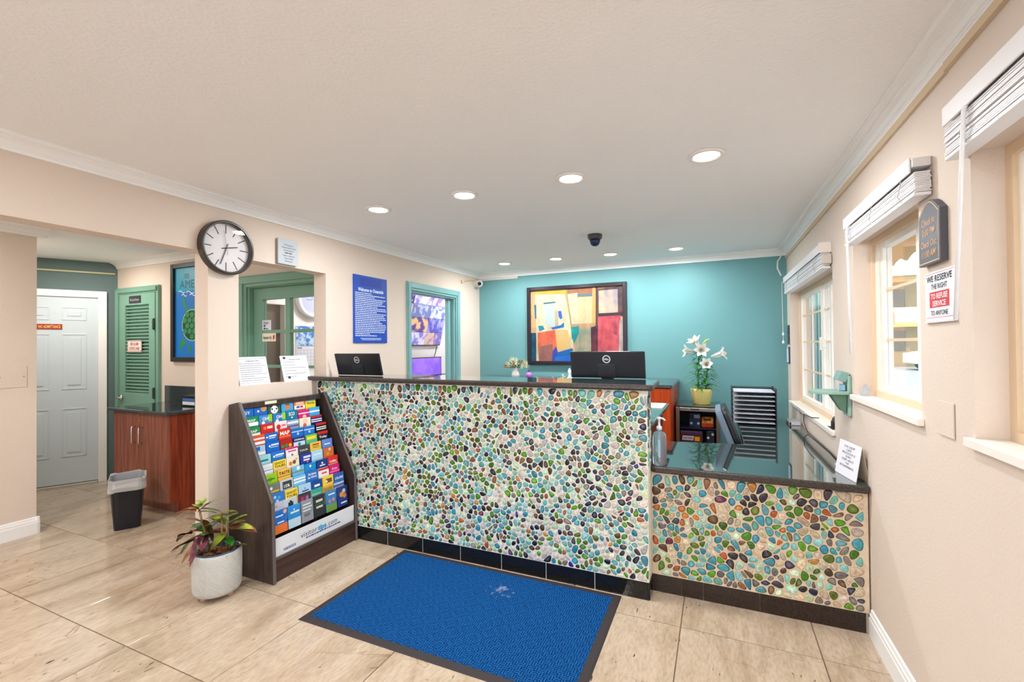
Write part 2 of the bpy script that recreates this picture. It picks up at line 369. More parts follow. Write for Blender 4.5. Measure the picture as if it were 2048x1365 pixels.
# thin tan cable raceway under the right-hand crown, and the ones by the back corner and in the hall
tan_m = C((214, 192, 160), 0.6)
mb = MB(FR); mb.box(ru(YB), ru(1.9), ZC-0.098, ZC-0.066, 0, 0.012); mb.box(ru(1.895), ru(FLOOR_Y0), ZC-0.094, ZC-0.066, 0, 0.016); struct('trim_6', mb, tan_m)
mb = MB(FB); mb.box(XL, -2.33, 2.304, 2.334, 0, 0.014); struct('trim_7', mb, C((226, 220, 208)))
mb = MB(); mb.tube([(XL+0.012, 5.36, 2.315), (XL+0.012, 5.15, 2.29), (XL+0.012, 4.93, 2.25)], 0.009, 6); mb.box(XL, XL+0.02, 4.90, 4.935, 2.225, 2.255); struct('trim_8', mb, C((214, 196, 150)))
mb = MB(FA); mb.box(-1.7, -0.02, 2.27, 2.285, 0, 0.015); struct('trim_9', mb, C((206, 200, 150)))
# baseboards
BP = [(0, 0), (0.016, 0), (0.016, 0.088), (0.013, 0.092), (0.013, 0.108), (0.009, 0.112), (0.007, 0.128), (0, 0.132)]
def skirting(name, a, b, out):
    mb = MB(); mb.sweep(BP, (*a, 0), (*b, 0), out); return struct(name, mb, white_m)
pbb = FR @ Vector((ru(2.775), 0, 0)); skirting('baseboard_right', (pr.x, pr.y), (pbb.x, pbb.y), (-1, 0, 0))
skirting('baseboard_hall', (-4.9, FLOOR_Y0), (-4.9, 1.771), (1, 0, 0))
mb = MB(); mb.sweep(BP, (-4.884, 1.755, 0), (-5.4, 1.755, 0), (0, 1, 0)); struct('baseboard_hall_end', mb, white_m)
# ============================================================ WINDOWS (right wall)
frame_m = C((226, 200, 168), 0.5); sash_m = C((244, 238, 228), 0.45); sill_m = C((246, 240, 232), 0.4)
D0 = -0.075
def window(idx, ya, yb, z0, z1, mullions, muntz, sill_over=0.02):
    mb = MB(FR); u0, u1 = ru(ya), ru(yb); f = 0.035
    for (a, b, c, d) in ((u0, u0+f, z0, z1), (u1-f, u1, z0, z1), (u0+f, u1-f, z0, z0+f), (u0+f, u1-f, z1-f, z1)): mb.box(a, b, c, d, -0.15, D0)
    w = struct('window_%d' % idx, mb, frame_m)
    edges = [u0+f]+[ru(m) for m in mullions]+[u1-f]
    for a, b in zip(edges[:-1], edges[1:]):
        s = MB(FR); g = 0.032; off = -0.005 if (edges.index(a) % 2) else 0.0
        for q in ((a, a+g, z0+f, z1-f), (b-g, b, z0+f, z1-f), (a+g, b-g, z0+f, z0+f+g), (a+g, b-g, z1-f-g, z1-f)): s.box(*q, -0.125+off, D0-0.012+off)
        struct('sash', s, sash_m, w)
        p = MB(FR); p.box(a+g, b-g, z0+f+g, z1-f-g, -0.106+off, -0.102+off); struct('pane', p, pane_m, w)
        for z in muntz:
            m = MB(FR); m.box(a+g, b-g, z-0.007, z+0.007, -0.110+off, -0.098+off); struct('glazing_bar', m, frame_m, w)
        if idx in (1, 3):
            m = MB(FR); c = (a+b)/2; m.box(c-0.006, c+0.006, z0+f+g, z1-f-g, -0.109+off, -0.099+off); struct('glazing_bar', m, sash_m, w)
    s = MB(FR); s.box(u0+0.001, u1-0.001, z0+0.0005, z0+0.006, D0+0.0005, 0.0); s.box(u0-sill_over, u1+sill_over, z0-0.02, z0+0.006, 0.0005, 0.022); struct('window_sill', s, sill_m, w, bevel=0.002)
    return w
w1 = window(1, *WIN[0], [4.27, 3.98], [1.70, 1.452, 1.19])
w2 = window(2, *WIN[1], [2.905, 2.43], [1.705, 1.452])
w3 = window(3, *WIN[2], [1.30], [1.58])
mb = MB(FR); mb.box(ru(4.16), ru(4.09), 1.40, 1.47, D0-0.005, D0+0.02); mb.box(ru(4.14), ru(4.11), 1.385, 1.485, D0+0.015, D0+0.03); struct('window_latch', mb, sash_m, w1, bevel=0.006)
# ============================================================ HALL DOORS
# white six panel door in the angled wall
def panel_door(F, u0, u1, z1, mat, out):
    mb = MB(F); mb.box(u0, u1, 0.025, z1, 0.0, out)
    w = u1-u0; st = 0.09; pw = (w-3*st)/2
    zs = [(0.308, 0.82), (1.02, 1.61), (1.755, 1.895)]
    for k in range(2):
        a = u0+st+k*(pw+st)
        for (c, d) in zs:
            for (e, h) in ((0.0, 0.006), ):
                mb.box(a, a+pw, c, c+0.012, out, out+0.005); mb.box(a, a+pw, d-0.012, d, out, out+0.005)
                mb.box(a, a+0.012, c+0.012, d-0.012, out, out+0.005); mb.box(a+pw-0.012, a+pw, c+0.012, d-0.012, out, out+0.005)
            mb.box(a+0.045, a+pw-0.045, c+0.045, d-0.045, out, out+0.006)
    return mb
DW = 0.66; u1 = -0.163
d1 = struct('door_1', panel_door(FA, u1-DW, u1, 2.0, None, 0.012), C((212, 224, 232), 0.4), bevel=0.002)
cs = MB(FA); cs.box(u1+0.002, u1+0.075, 0, 2.075, 0.0, 0.03); cs.box(u1-DW-0.075, u1-DW-0.002, 0, 2.075, 0, 0.03); cs.box(u1-DW-0.002, u1+0.002, 2.003, 2.075, 0, 0.03)
struct('door_casing', cs, white_m, d1, bevel=0.004)
mb = MB(FA); mb.box(u1-DW, u1, 0, 0.018, 0.0, 0.07); struct('threshold', mb, C((196, 190, 178), 0.4), d1)
sg = MB(FA); sg.box(-0.634, -0.443, 1.658, 1.711, 0.0175, 0.021)
s1 = solo('door_sign', 'small red NO ADMITTANCE sign on the white panelled door', 'sign', sg, C((176, 44, 24), 0.4))
tx = MB(FA); tx.text('NO ADMITTANCE', -0.5375, 1.6845, w=0.165, h=0.031, z=0.0222, bold=0.02); part('lettering', tx, C((246, 206, 130)), s1)
# green louvred door on the hall back wall
lx0, lx1 = -5.985, -5.335
lb = MB(FT); st = 0.105; zt = 2.035; la, lb1 = lx0+st, lx1-st+0.0
for q in ((lx0, lx0+st, 0.02, zt), (lx1-st, lx1, 0.02, zt), (lx0+st, lx1-st, 1.915, zt), (lx0+st, lx1-st, 0.80, 0.975), (lx0+st, lx1-st, 0.02, 0.14)): lb.box(*q, 0.0, 0.035)
lb.box(lx0+st, lx1-st, 0.14, 0.80, 0.0, 0.018); lb.box(lx0+st, lx1-st, 0.975, 1.915, 0, 0.004)
d2 = struct('door_2', lb, green_m)
for k in range(26):
    z = 0.985+k*0.0358; s = MB(FT); a, b = lx0+st, lx1-st
    s.add([(a, z, 0.006), (b, z, 0.006), (b, z+0.022, 0.004), (a, z+0.022, 0.004), (a, z-0.004, 0.030), (b, z-0.004, 0.030), (b, z+0.004, 0.033), (a, z+0.004, 0.033)],
          [(0, 1, 2, 3), (4, 7, 6, 5), (3, 2, 6, 7), (0, 4, 5, 1), (0, 3, 7, 4), (1, 5, 6, 2)])
    struct('louvre_slat', s, green_m, d2)
cs = MB(FT)
for a, b, c, d in ((lx0-0.088, lx0-0.006, 0, 2.11), (lx1+0.006, lx1+0.045, 0, 2.11), (lx0-0.006, lx1+0.006, 2.04, 2.11)):
    cs.box(a, b, c, d, 0, 0.03); 
cs.box(lx0-0.078, lx0-0.02, 0, 2.055, 0.03, 0.045); cs.box(lx0-0.078, lx1+0.03, 2.055, 2.095, 0.03, 0.045)
struct('door_casing', cs, green_m, d2)
mb = MB(FT); mb.cyl((lx0+0.045, 0.916, 0.035), (lx0+0.045, 0.916, 0.055), 0.028, n=14); mb.cyl((lx0+0.045, 0.916, 0.05), (lx0+0.045, 0.916, 0.085), 0.011, n=10); mb.tube([(lx0+0.045, 0.916, 0.08), (lx0+0.09, 0.918, 0.088), (lx0+0.15, 0.916, 0.085)], 0.009, 8)
struct('door_handle', mb, chrome_m, d2, smooth=True)
for z in (1.70, 0.98):
    mb = MB(FT); mb.box(lx1-0.035, lx1-0.005, z-0.055, z+0.055, 0.035, 0.042); mb.cyl((lx1-0.003, z-0.06, 0.042), (lx1-0.003, z+0.06, 0.042), 0.007, n=8); struct('door_hinge', mb, C((40, 52, 46)), d2)
sg = MB(FT); sg.box(-5.795, -5.585, 1.935, 2.012, 0.0355, 0.041); s2 = solo('door_sign', 'small black Electrical Room plate near the top of the green louvred door', 'sign', sg, C((44, 40, 44), 0.4))
tx = MB(FT); tx.text('Electrical Room', -5.69, 1.972, w=0.16, h=0.026, z=0.0418); part('lettering', tx, C((206, 200, 206)), s2)
sg = MB(FT); sg.box(-5.825, -5.565, 1.41, 1.535, 0.036, 0.041); s2 = solo('door_sign', 'cream FIRE ALARM CONTROL PANEL sign with dashed red border on louvred door', 'sign', sg, C((238, 226, 216), 0.4))
tx = MB(FT); tx.text('FIRE ALARM', -5.695, 1.497, w=0.15, h=0.034, z=0.0418, bold=0.01); tx.text('CONTROL PANEL', -5.695, 1.448, w=0.20, h=0.034, z=0.0418, bold=0.01)
for k in range(13):
    for z in (1.418, 1.527): tx.box(-5.815+k*0.02, -5.805+k*0.02, z-0.004, z+0.004, 0.041, 0.0418)
for k in range(6):
    for x in (-5.818, -5.572): tx.box(x-0.004, x+0.004, 1.425+k*0.018, 1.434+k*0.018, 0.041, 0.0418)
part('lettering', tx, C((176, 52, 60)), s2)
# green glazed (French) door behind the niche
gx0, gx1 = -3.93, -3.075; gz = 1.99
g = MB(FT); st = 0.115
cols = [(-3.815, -3.52), (-3.465, -3.17)]
rows = [(0.32, 0.62), (0.65, 0.945), (0.975, 1.26), (1.285, 1.575), (1.605, 1.885)]
g.box(gx0, -3.815, 0.01, gz, -0.09, -0.045); g.box(-3.17, gx1, 0.01, gz, -0.09, -0.045); g.box(-3.815, -3.17, 1.885, gz, -0.09, -0.045); g.box(-3.815, -3.17, 0.01, 0.32, -0.09, -0.045)
d3 = struct('door_3', g, green_m)
mb = MB(FT); mb.box(-3.52, -3.465, 0.32, 1.885, -0.088, -0.047)
struct('mullion', mb, green_m, d3)
for (a, b) in zip(rows[:-1], rows[1:]):
    mb = MB(FT); mb.box(-3.815, -3.52, a[1], b[0], -0.086, -0.05); mb.box(-3.465, -3.17, a[1], b[0], -0.086, -0.05); struct('glazing_bar', mb, green_m, d3)
for c in cols:
    for r in rows:
        mb = MB(FT); mb.box(c[0], c[1], r[0], r[1], -0.070, -0.066); struct('pane', mb, pane_m, d3)
cs = MB(FT)
for a, b, c, d, w in ((-4.072, -3.95, 0, 2.104, 0.02), (-3.065, -3.03, 0, 2.104, 0.02), (-3.95, -3.065, 2.0, 2.104, 0.02), (-4.055, -3.985, 0, 2.03, 0.034), (-4.055, -3.04, 2.03, 2.09, 0.034)): cs.box(a, b, c, d, 0, w)
cs.box(-3.95, -3.932, 0, 2.0, -0.119, 0.0); cs.box(-3.073, -3.06, 0, 2.0, -0.119, 0); cs.box(-3.95, -3.06, 1.992, 2.0, -0.119, 0)
struct('door_casing', cs, green_m, d3, bevel=0.003)
sg = MB(FT); sg.box(-3.815, -3.70, 1.605, 1.695, -0.045, -0.0435); s2 = solo('door_sticker', 'white sticker reading Push on the upper left pane of the green glazed door', 'sign', sg, paper_m)
tx = MB(FT); tx.text('Push', -3.765, 1.67, h=0.022, w=0.06, z=-0.0425, bold=0.02); tx.box(-3.797, -3.772, 1.635, 1.652, -0.0435, -0.0425); tx.box(-3.797, -3.772, 1.61, 1.626, -0.0435, -0.0425); tx.box(-3.765, -3.74, 1.61, 1.62, -0.0435, -0.0425); part('lettering', tx, C((40, 66, 160)), s2)
sg = MB(FT); sg.box(-3.815, -3.64, 1.50, 1.574, -0.045, -0.0435); s2 = solo('door_sticker', 'cream sticker reading Employees Only with red hand on glazed door', 'sign', sg, C((240, 232, 214)))
tx = MB(FT); tx.text('Employees Only', -3.748, 1.537, w=0.11, h=0.03, z=-0.0425, bold=0.01); part('lettering', tx, ink_m, s2)
tx = MB(FT); tx.prism([(-3.672, 1.517), (-3.660, 1.517), (-3.653, 1.535), (-3.655, 1.553), (-3.661, 1.558), (-3.667, 1.558), (-3.673, 1.553), (-3.676, 1.532)], -0.0435, -0.0425); part('hand_symbol', tx, C((204, 34, 34)), s2)
# office doorway casing in the left wall (green)
cs = MB(FL)
for a, b, c, d, w in ((3.808, 3.873, 0, 2.113, 0.018), (4.755, 4.856, 0, 2.113, 0.018), (3.873, 4.755, 2.025, 2.113, 0.018), (3.818, 3.858, 0, 2.1, 0.03), (4.775, 4.825, 0, 2.1, 0.03), (3.858, 4.775, 2.05, 2.1, 0.03)): cs.box(a, b, c, d, 0, w)
cs.box(3.873, 3.885, 0, 2.025, -0.13, 0); cs.box(4.735, 4.755, 0, 2.025, -0.13, 0); cs.box(4.69, 4.735, 0, 2.025, -0.09, -0.05); cs.box(3.885, 4.735, 2.01, 2.025, -0.13, 0)
struct('door_4', cs, M('office_green_paint', (126, 174, 174), 0.4), bevel=0.003)
# office inner door
mb = MB(FX(XO)); mb.box(3.02, 3.36, 0, 1.885, -0.10, -0.06); d5 = struct('door_5', mb, C((104, 92, 80), 0.5))
mb = MB(FX(XO)); mb.box(3.36, 3.415, 0, 1.93, 0, 0.015); mb.box(2.98, 3.36, 1.885, 1.93, 0, 0.015); struct('door_casing', mb, white_m, d5)
# ============================================================ COUNTERS WITH PEBBLE MOSAIC
def clip(poly, nx, ny, d):          # keep n.p <= d
    out = []; m = len(poly)
    for i in range(m):
        a = poly[i]; b = poly[(i+1) % m]; fa = nx*a[0]+ny*a[1]-d; fbb = nx*b[0]+ny*b[1]-d
        if fa <= 0: out.append(a)
        if (fa < 0) != (fbb < 0) and fa != fbb:
            t = fa/(fa-fbb); out.append((a[0]+t*(b[0]-a[0]), a[1]+t*(b[1]-a[1])))
    return out
def pebbles(x0, x1, y0, y1, pitch, seed, gap=0.0017):
    r = random.Random(seed); pts = []; dy = pitch*0.866; j = 0; y = y0+pitch*0.42
    while y < y1-pitch*0.3:
        x = x0+pitch*(0.45 if j % 2 else 0.95)*1.0-pitch*0.1
        while x < x1-pitch*0.35:
            if r.random() > 0.07:
                pts.append((min(max(x+r.uniform(-.34, .34)*pitch, x0+pitch*.3), x1-pitch*.3), min(max(y+r.uniform(-.34, .34)*pitch, y0+pitch*.3), y1-pitch*.3)))
            if r.random() < 0.10: pts.append((x+pitch*.5, y+r.uniform(-.3, .3)*pitch))
            x += pitch
        y += dy; j += 1
    grid = {}
    for i, p in enumerate(pts): grid.setdefault((int(p[0]/pitch), int(p[1]/pitch)), []).append(i)
    out = []
    for i, p in enumerate(pts):
        poly = [(max(x0+.002, p[0]-pitch*.95), max(y0+.003, p[1]-pitch*.95)), (min(x1-.002, p[0]+pitch*.95), max(y0+.003, p[1]-pitch*.95)), (min(x1-.002, p[0]+pitch*.95), min(y1-.002, p[1]+pitch*.95)), (max(x0+.002, p[0]-pitch*.95), min(y1-.002, p[1]+pitch*.95))]
        gx, gy = int(p[0]/pitch), int(p[1]/pitch)
        for a in range(gx-2, gx+3):
            for b in range(gy-2, gy+3):
                for k in grid.get((a, b), ()):
                    if k == i: continue
                    q = pts[k]; dx, dyy = q[0]-p[0], q[1]-p[1]; L = math.hypot(dx, dyy)
                    if L > 2.2*pitch or L < 1e-5: continue
                    nx, ny = dx/L, dyy/L; poly = clip(poly, nx, ny, nx*p[0]+ny*p[1]+L/2-gap)
                    if len(poly) < 3: break
        if len(poly) < 3: continue
        cx = sum(v[0] for v in poly)/len(poly); cy = sum(v[1] for v in poly)/len(poly)
        # squash some along a random axis (oval pebbles leave more grout)
        an = r.uniform(0, PI); sq = r.choice([1, 1, .97, .92, .86, .76, .66]); ca, sa = math.cos(an), math.sin(an); pp = []
        for (a, b) in poly:
            a -= cx; b -= cy; e = a*ca+b*sa; f = (-a*sa+b*ca)*sq; pp.append((cx+e*ca-f*sa, cy+e*sa+f*ca))
        # drop tiny edges then round the corners
        q = [pp[k] for k in range(len(pp)) if math.hypot(pp[k][0]-pp[k-1][0], pp[k][1]-pp[k-1][1]) > pitch*0.10]
        if len(q) < 3: continue
        ch = []
        for k in range(len(q)):
            a, b = q[k], q[(k+1) % len(q)]
            ch += [(a[0]*.72+b[0]*.28, a[1]*.72+b[1]*.28), (a[0]*.28+b[0]*.72, a[1]*.28+b[1]*.72)]
        q = ch; ch = []
        for k in range(len(q)):
            a, b = q[k], q[(k+1) % len(q)]; L = math.hypot(a[0]-b[0], a[1]-b[1])
            if L > pitch*.16: ch += [(a[0]*.74+b[0]*.26, a[1]*.74+b[1]*.26), (a[0]*.26+b[0]*.74, a[1]*.26+b[1]*.74)]
            else: ch.append(((a[0]+b[0])/2, (a[1]+b[1])/2))
        area = abs(sum(ch[k-1][0]*ch[k][1]-ch[k][0]*ch[k-1][1] for k in range(len(ch))))/2
        if area < pitch*pitch*0.07: continue
        out.append((cx, cy, ch))
    return out
def stone_colours(warm):
    aq = [(104, 184, 190), (72, 166, 182), (138, 202, 198), (46, 150, 176), (118, 192, 178)]
    cream = [(230, 220, 208), (220, 212, 206), (234, 222, 212), (212, 206, 198)] if not warm else [(226, 202, 172), (216, 190, 160), (228, 208, 186), (206, 186, 160)]
    mint = [(204, 234, 208), (212, 238, 200), (190, 228, 202)]
    green = [(76, 146, 16), (92, 164, 22), (58, 112, 12), (98, 122, 20)]
    dark = [(28, 28, 46), (20, 22, 34), (44, 40, 52), (16, 26, 74), (66, 62, 78)]
    brown = [(98, 62, 24), (122, 78, 40), (78, 52, 26), (140, 96, 60)]
    amber = [(206, 130, 40), (214, 150, 70), (190, 96, 36)]
    grey = [(128, 118, 116), (110, 104, 110), (150, 140, 128)]
    odd = [(40, 30, 160), (110, 30, 70), (190, 90, 40)]
    tab = [(.29, aq), (.18, cream), (.10, mint), (.145, green), (.15, dark), (.075, brown), (.025, amber), (.025, grey), (.01, odd)]
    if warm: tab = [(.29, aq), (.16, cream), (.09, mint), (.14, green), (.075, dark), (.085, brown), (.045, amber), (.105, grey), (.01, odd)]
    return tab
def pick_colour(r, tab):
    t = r.random(); s = 0
    for w, l in tab:
        s += w
        if t < s: break
    c = r.choice(l); j = r.uniform(.88, 1.1)
    return [min(255, v*j+r.uniform(-6, 6)) for v in c]
def stone_mat():
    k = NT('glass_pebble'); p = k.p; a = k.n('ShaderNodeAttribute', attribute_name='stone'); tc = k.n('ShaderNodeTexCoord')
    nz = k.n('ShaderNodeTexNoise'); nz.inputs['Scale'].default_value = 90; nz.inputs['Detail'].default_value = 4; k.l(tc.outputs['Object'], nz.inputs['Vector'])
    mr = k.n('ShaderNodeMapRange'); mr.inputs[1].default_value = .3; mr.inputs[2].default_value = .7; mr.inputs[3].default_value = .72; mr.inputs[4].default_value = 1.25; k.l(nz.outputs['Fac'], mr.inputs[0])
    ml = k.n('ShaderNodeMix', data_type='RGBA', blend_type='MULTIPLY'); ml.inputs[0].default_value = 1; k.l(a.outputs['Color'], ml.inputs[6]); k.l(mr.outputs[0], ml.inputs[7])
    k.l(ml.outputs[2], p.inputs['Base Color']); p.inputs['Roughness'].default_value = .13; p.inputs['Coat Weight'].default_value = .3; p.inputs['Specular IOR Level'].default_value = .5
    return k.m
stone_m = stone_mat()
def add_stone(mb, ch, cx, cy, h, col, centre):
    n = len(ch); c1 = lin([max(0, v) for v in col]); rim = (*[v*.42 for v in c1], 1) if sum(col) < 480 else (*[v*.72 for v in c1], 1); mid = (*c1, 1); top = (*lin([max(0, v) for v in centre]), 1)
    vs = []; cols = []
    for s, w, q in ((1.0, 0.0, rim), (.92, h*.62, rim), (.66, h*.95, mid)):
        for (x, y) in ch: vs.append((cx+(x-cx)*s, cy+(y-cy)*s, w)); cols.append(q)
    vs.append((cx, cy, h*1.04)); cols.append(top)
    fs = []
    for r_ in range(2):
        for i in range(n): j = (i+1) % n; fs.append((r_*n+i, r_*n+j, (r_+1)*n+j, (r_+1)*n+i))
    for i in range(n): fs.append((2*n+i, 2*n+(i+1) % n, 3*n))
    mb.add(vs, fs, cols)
def mosaic(F, parent, x0, x1, y0, y1, pitch, seed, warm, limit=300):
    P = pebbles(x0, x1, y0, y1, pitch, seed); r = random.Random(seed+5); tab = stone_colours(warm)
    cp = Vector((0, 0, H)); P.sort(key=lambda q: (F @ Vector((q[0], q[1], 0))-cp).length)
    rest = MB(F)
    for i, (cx, cy, ch) in enumerate(P):
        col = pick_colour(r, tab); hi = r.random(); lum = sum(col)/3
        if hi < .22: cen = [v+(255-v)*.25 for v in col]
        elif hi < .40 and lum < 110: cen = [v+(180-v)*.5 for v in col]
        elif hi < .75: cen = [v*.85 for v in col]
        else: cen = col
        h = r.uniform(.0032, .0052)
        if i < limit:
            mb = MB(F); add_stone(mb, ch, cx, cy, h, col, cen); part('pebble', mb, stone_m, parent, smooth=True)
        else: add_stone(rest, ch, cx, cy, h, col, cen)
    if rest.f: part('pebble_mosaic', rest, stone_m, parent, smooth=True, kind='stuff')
grout_c = M('grout_cool', (248, 247, 240), 0.8, noise=0.8, nscale=25, col2=(238, 235, 222))
grout_w = M('grout_warm', (234, 216, 190), 0.8, noise=0.8, nscale=25, col2=(222, 200, 170))
YF, XE = 2.667, -0.367
hc = thing('reception_counter', 'tall reception counter faced with multicoloured glass pebble mosaic and black tile plinth', 'counter', (-1.6, 2.75, 0))
mb = MB(); mb.box(XL+0.001, XE, YF, YF+0.15, 0.10, 1.1815); mb.box(XL+0.001, XE-0.01, YF+0.003, YF+0.14, 0.0, 0.10)
part('body', mb, grout_c, hc)
tile_k = M('black_gloss_tile', (20, 20, 20), 0.08, noise=1.5, nscale=300, col2=(34, 34, 34))
xs = [XE-0.003, -0.68, -0.985, -1.29, -1.595, -1.90, -2.205, -2.51, -2.80]
for a, b in zip(xs[1:], xs[:-1]):
    mb = MB(); mb.box(a+0.0045, b, YF+0.0005, YF+0.0028, 0.0, 0.099); part('plinth_tile', mb, tile_k, hc)
mb = MB(); mb.box(XE-0.002, XE+0.004, YF+0.004, YF+0.14, 0, 0.099); part('plinth_tile', mb, tile_k, hc)
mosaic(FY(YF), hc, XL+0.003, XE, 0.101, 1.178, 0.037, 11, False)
# the narrow mosaic end of the tall counter
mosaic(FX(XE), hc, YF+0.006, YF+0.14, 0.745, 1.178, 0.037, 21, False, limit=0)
tp = MB(); tp.prism([(-2.985, 2.63), (-2.96, 2.612), (-0.345, 2.612), (-0.328, 2.63), (-0.338, 3.01), (-2.886, 3.01), (-2.886, 2.757), (-2.985, 2.755)], 1.182, 1.216)
tp.mi = [1]*(len(tp.f)-1)+[0]
solo('counter_top', 'long dark polished granite top along the tall pebble counter', 'countertop', tp, [granite_top, granite_edge], bevel=0.011)
# low counter to the right
YL = 2.79
lc = thing('low_counter', 'low pebble mosaic counter section beside the right wall', 'counter', (0.15, 2.87, 0))
mb = MB(); mb.box(XE+0.001, 0.668, YL, YL+0.12, 0.10, 0.6965); mb.box(XE+0.004, 0.665, YL+0.012, YL+0.11, 0, 0.10); part('body', mb, grout_w, lc)
tile_b = M('brown_black_tile', (36, 26, 22), 0.25, noise=1.5, nscale=200, col2=(58, 44, 38))
xs = [XE+0.006, -0.205, -0.09, 0.19, 0.35, 0.47, 0.655]
for a, b in zip(xs[:-1], xs[1:]):
    mb = MB(); mb.box(a, b-0.002, YL+0.001, YL+0.012, 0, 0.099); part('plinth_tile', mb, tile_b, lc)
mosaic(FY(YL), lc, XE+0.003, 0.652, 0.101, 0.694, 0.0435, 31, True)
mb = MB(); mb.box(0.22, 0.64, 2.95, 4.75, 0, 0.6965); part('base_cabinet', mb, cherry_m, lc)
tp = MB(); tp.prism([(-0.362, 2.768), (-0.345, 2.752), (0.660, 2.752), (0.672, 2.765), (0.652, 4.82), (0.150, 4.82), (0.157, 3.60), (0.14, 3.585), (-0.362, 3.50)], 0.697, 0.737)
tp.mi = [1]*(len(tp.f)-1)+[0]
solo('counter_top', 'lower polished granite top with a notch, running back along the right wall', 'countertop', tp, [granite_top, granite_edge], bevel=0.011)
# staff desk behind the tall counter
dk = thing('staff_desk', 'staff desk top behind the tall counter, its end showing right of the mosaic', 'desk', (-1.5, 3.35, 0))
mb = MB(); mb.box(-2.6, -0.36, 2.90, 3.84, 0.94, 0.97); part('desk_top', mb, M('grey_green_granite', (70, 104, 104), 0.1, noise=2, nscale=300, col2=(100, 134, 130)), dk, bevel=0.008)
for x in (-2.5, -1.45, -0.42):
    mb = MB(); mb.box(x-0.02, x+0.02, 2.95, 3.75, 0, 0.94); part('leg', mb, cherry_m, dk)
mb = MB(FY(0)); mb.M = Matrix(); mb.box(-0.62, -0.375, 3.50, 3.80, 0.971, 0.975)
solo('paper_sheet', 'white paper lying on the staff desk end beside the orange cabinet', 'paper', mb, paper_m)
# credenza on the back wall
cr = thing('credenza', 'orange wood credenza with black granite top under the abstract painting', 'cabinet', (-1.5, 4.95, 0))
mb = MB(); mb.box(-2.7, -0.405, 4.52, 5.37, 0.06, 1.03); part('body', mb, orangew_m, cr)
for k in range(4):
    a = -2.69+k*0.572; mb = MB(); mb.box(a, a+0.564, 4.50, 4.52, 0.10, 1.02); part('door', mb, orangew_m, cr)
mb = MB(); mb.box(-2.72, -0.39, 4.48, 5.375, 1.03, 1.06); part('top', mb, granite, cr, bevel=0.006)
# ============================================================ MONITORS
def monitor(x0, x1, yb, lean, zt, label, rotz=0.0, zb=1.218, stand_z=0.97):
    w = x1-x0; hgt = zt-zb
    t = thing('computer_monitor', label, 'monitor', ((x0+x1)/2, yb, zb), rotz)
    F = WM[t.name] @ frame((0, 0, 0), (1, 0, 0), (0, -lean, hgt))
    hh = math.hypot(hgt, lean)
    mb = MB(F); mb.box(-w/2, w/2, 0, hh, -0.018, 0.0); part('back_shell', mb, M('monitor_shell', (26, 26, 32), 0.28), t, bevel=0.004)
    mb = MB(F); mb.box(-w/2+0.006, w/2-0.006, 0.006, hh-0.004, -0.0195, -0.018); part('screen', mb, C((70, 90, 130), 0.2), t)
    mb = MB(F); mb.box(-w*0.12, w*0.12, 0.005, hh*0.52, 0.0, 0.008); part('cable_cover', mb, M('monitor_cover', (32, 32, 38), 0.3), t, bevel=0.003)
    mb = MB(F); n = 28; r0, r1 = 0.021, 0.0265; cy = hh*0.72
    for i in range(n):
        a, b = 2*PI*i/n, 2*PI*(i+1)/n
        mb.add([(r0*math.cos(a), cy+r0*math.sin(a), .001), (r1*math.cos(a), cy+r1*math.sin(a), .001), (r1*math.cos(b), cy+r1*math.sin(b), .001), (r0*math.cos(b), cy+r0*math.sin(b), .001)], [(0, 1, 2, 3)])
    mb.text('DELL', 0, cy, w=0.034, h=0.013, z=0.001, bold=0.03)
    part('round_emblem', mb, C((214, 216, 222), 0.3), t)
    return t
m1 = monitor(-0.925, -0.428, 3.06, 0.035, 1.395, 'black computer monitor seen from behind, in front of the abstract painting')
m2 = monitor(-2.80, -2.355, 2.80, 0.045, 1.388, 'black computer monitor seen from behind, at the left end of the tall counter')
# ============================================================ BROCHURE RACK
RY0, RY1 = 1.945, 2.655
dkw = M('dark_espresso_laminate', (58, 46, 44), 0.22, noise=0.8, nscale=8, col2=(74, 60, 54), stretch=(6, 6, .5))
dk2 = M('espresso_woodgrain', (74, 52, 46), 0.4, noise=1.2, nscale=6, col2=(58, 40, 36), stretch=(2, .6, 9))
rk = thing('brochure_rack', 'dark sloping brochure display rack on the floor beside the mosaic counter', 'display rack', (-2.68, 2.3, 0))
prof = [(-2.882, 0), (-2.882, 1.075), (-2.80, 1.093), (-2.79, 1.09), (-2.488, 0.489), (-2.475, 0.005), (-2.475, 0)]
for y in (RY0, RY1-0.018):
    mb = MB(Matrix(((1, 0, 0, 0), (0, 0, -1, y+0.018), (0, 1, 0, 0), (0, 0, 0, 1)))); mb.prism(prof, 0, 0.018); part('side_panel', mb, dkw, rk)
    mb = MB()
    for a, b in zip(prof[3:6], prof[4:6]): mb.tube([(a[0], y+0.009, a[1]), (b[0], y+0.009, b[1])], 0.0105, 6)
    part('edge_trim', mb, C((92, 88, 88), 0.3), rk)
mb = MB(); mb.box(-2.878, -2.862, RY0+0.019, RY1-0.019, 0.01, 1.07); part('back_panel', mb, dkw, rk)
mb = MB(); mb.box(-2.862, -2.812, RY0+0.019, RY1-0.019, 1.045, 1.08); part('header', mb, dkw, rk)
mb = MB(); mb.box(-2.51, -2.487, RY0+0.019, RY1-0.019, 0.0, 0.135); part('kick_board', mb, dk2, rk)
mb = MB(); mb.box(-2.515, -2.478, RY0+0.019, RY1-0.019, 0.135, 0.152); part('ledge', mb, C((84, 78, 76), 0.3), rk, bevel=0.003)
FP = FX(-2.4895)
mb = MB(FP); mb.box(RY0+0.021, RY1-0.021, 0.153, 0.265, -0.003, 0.0); ps = part('title_panel', mb, C((226, 230, 236), 0.25), rk)
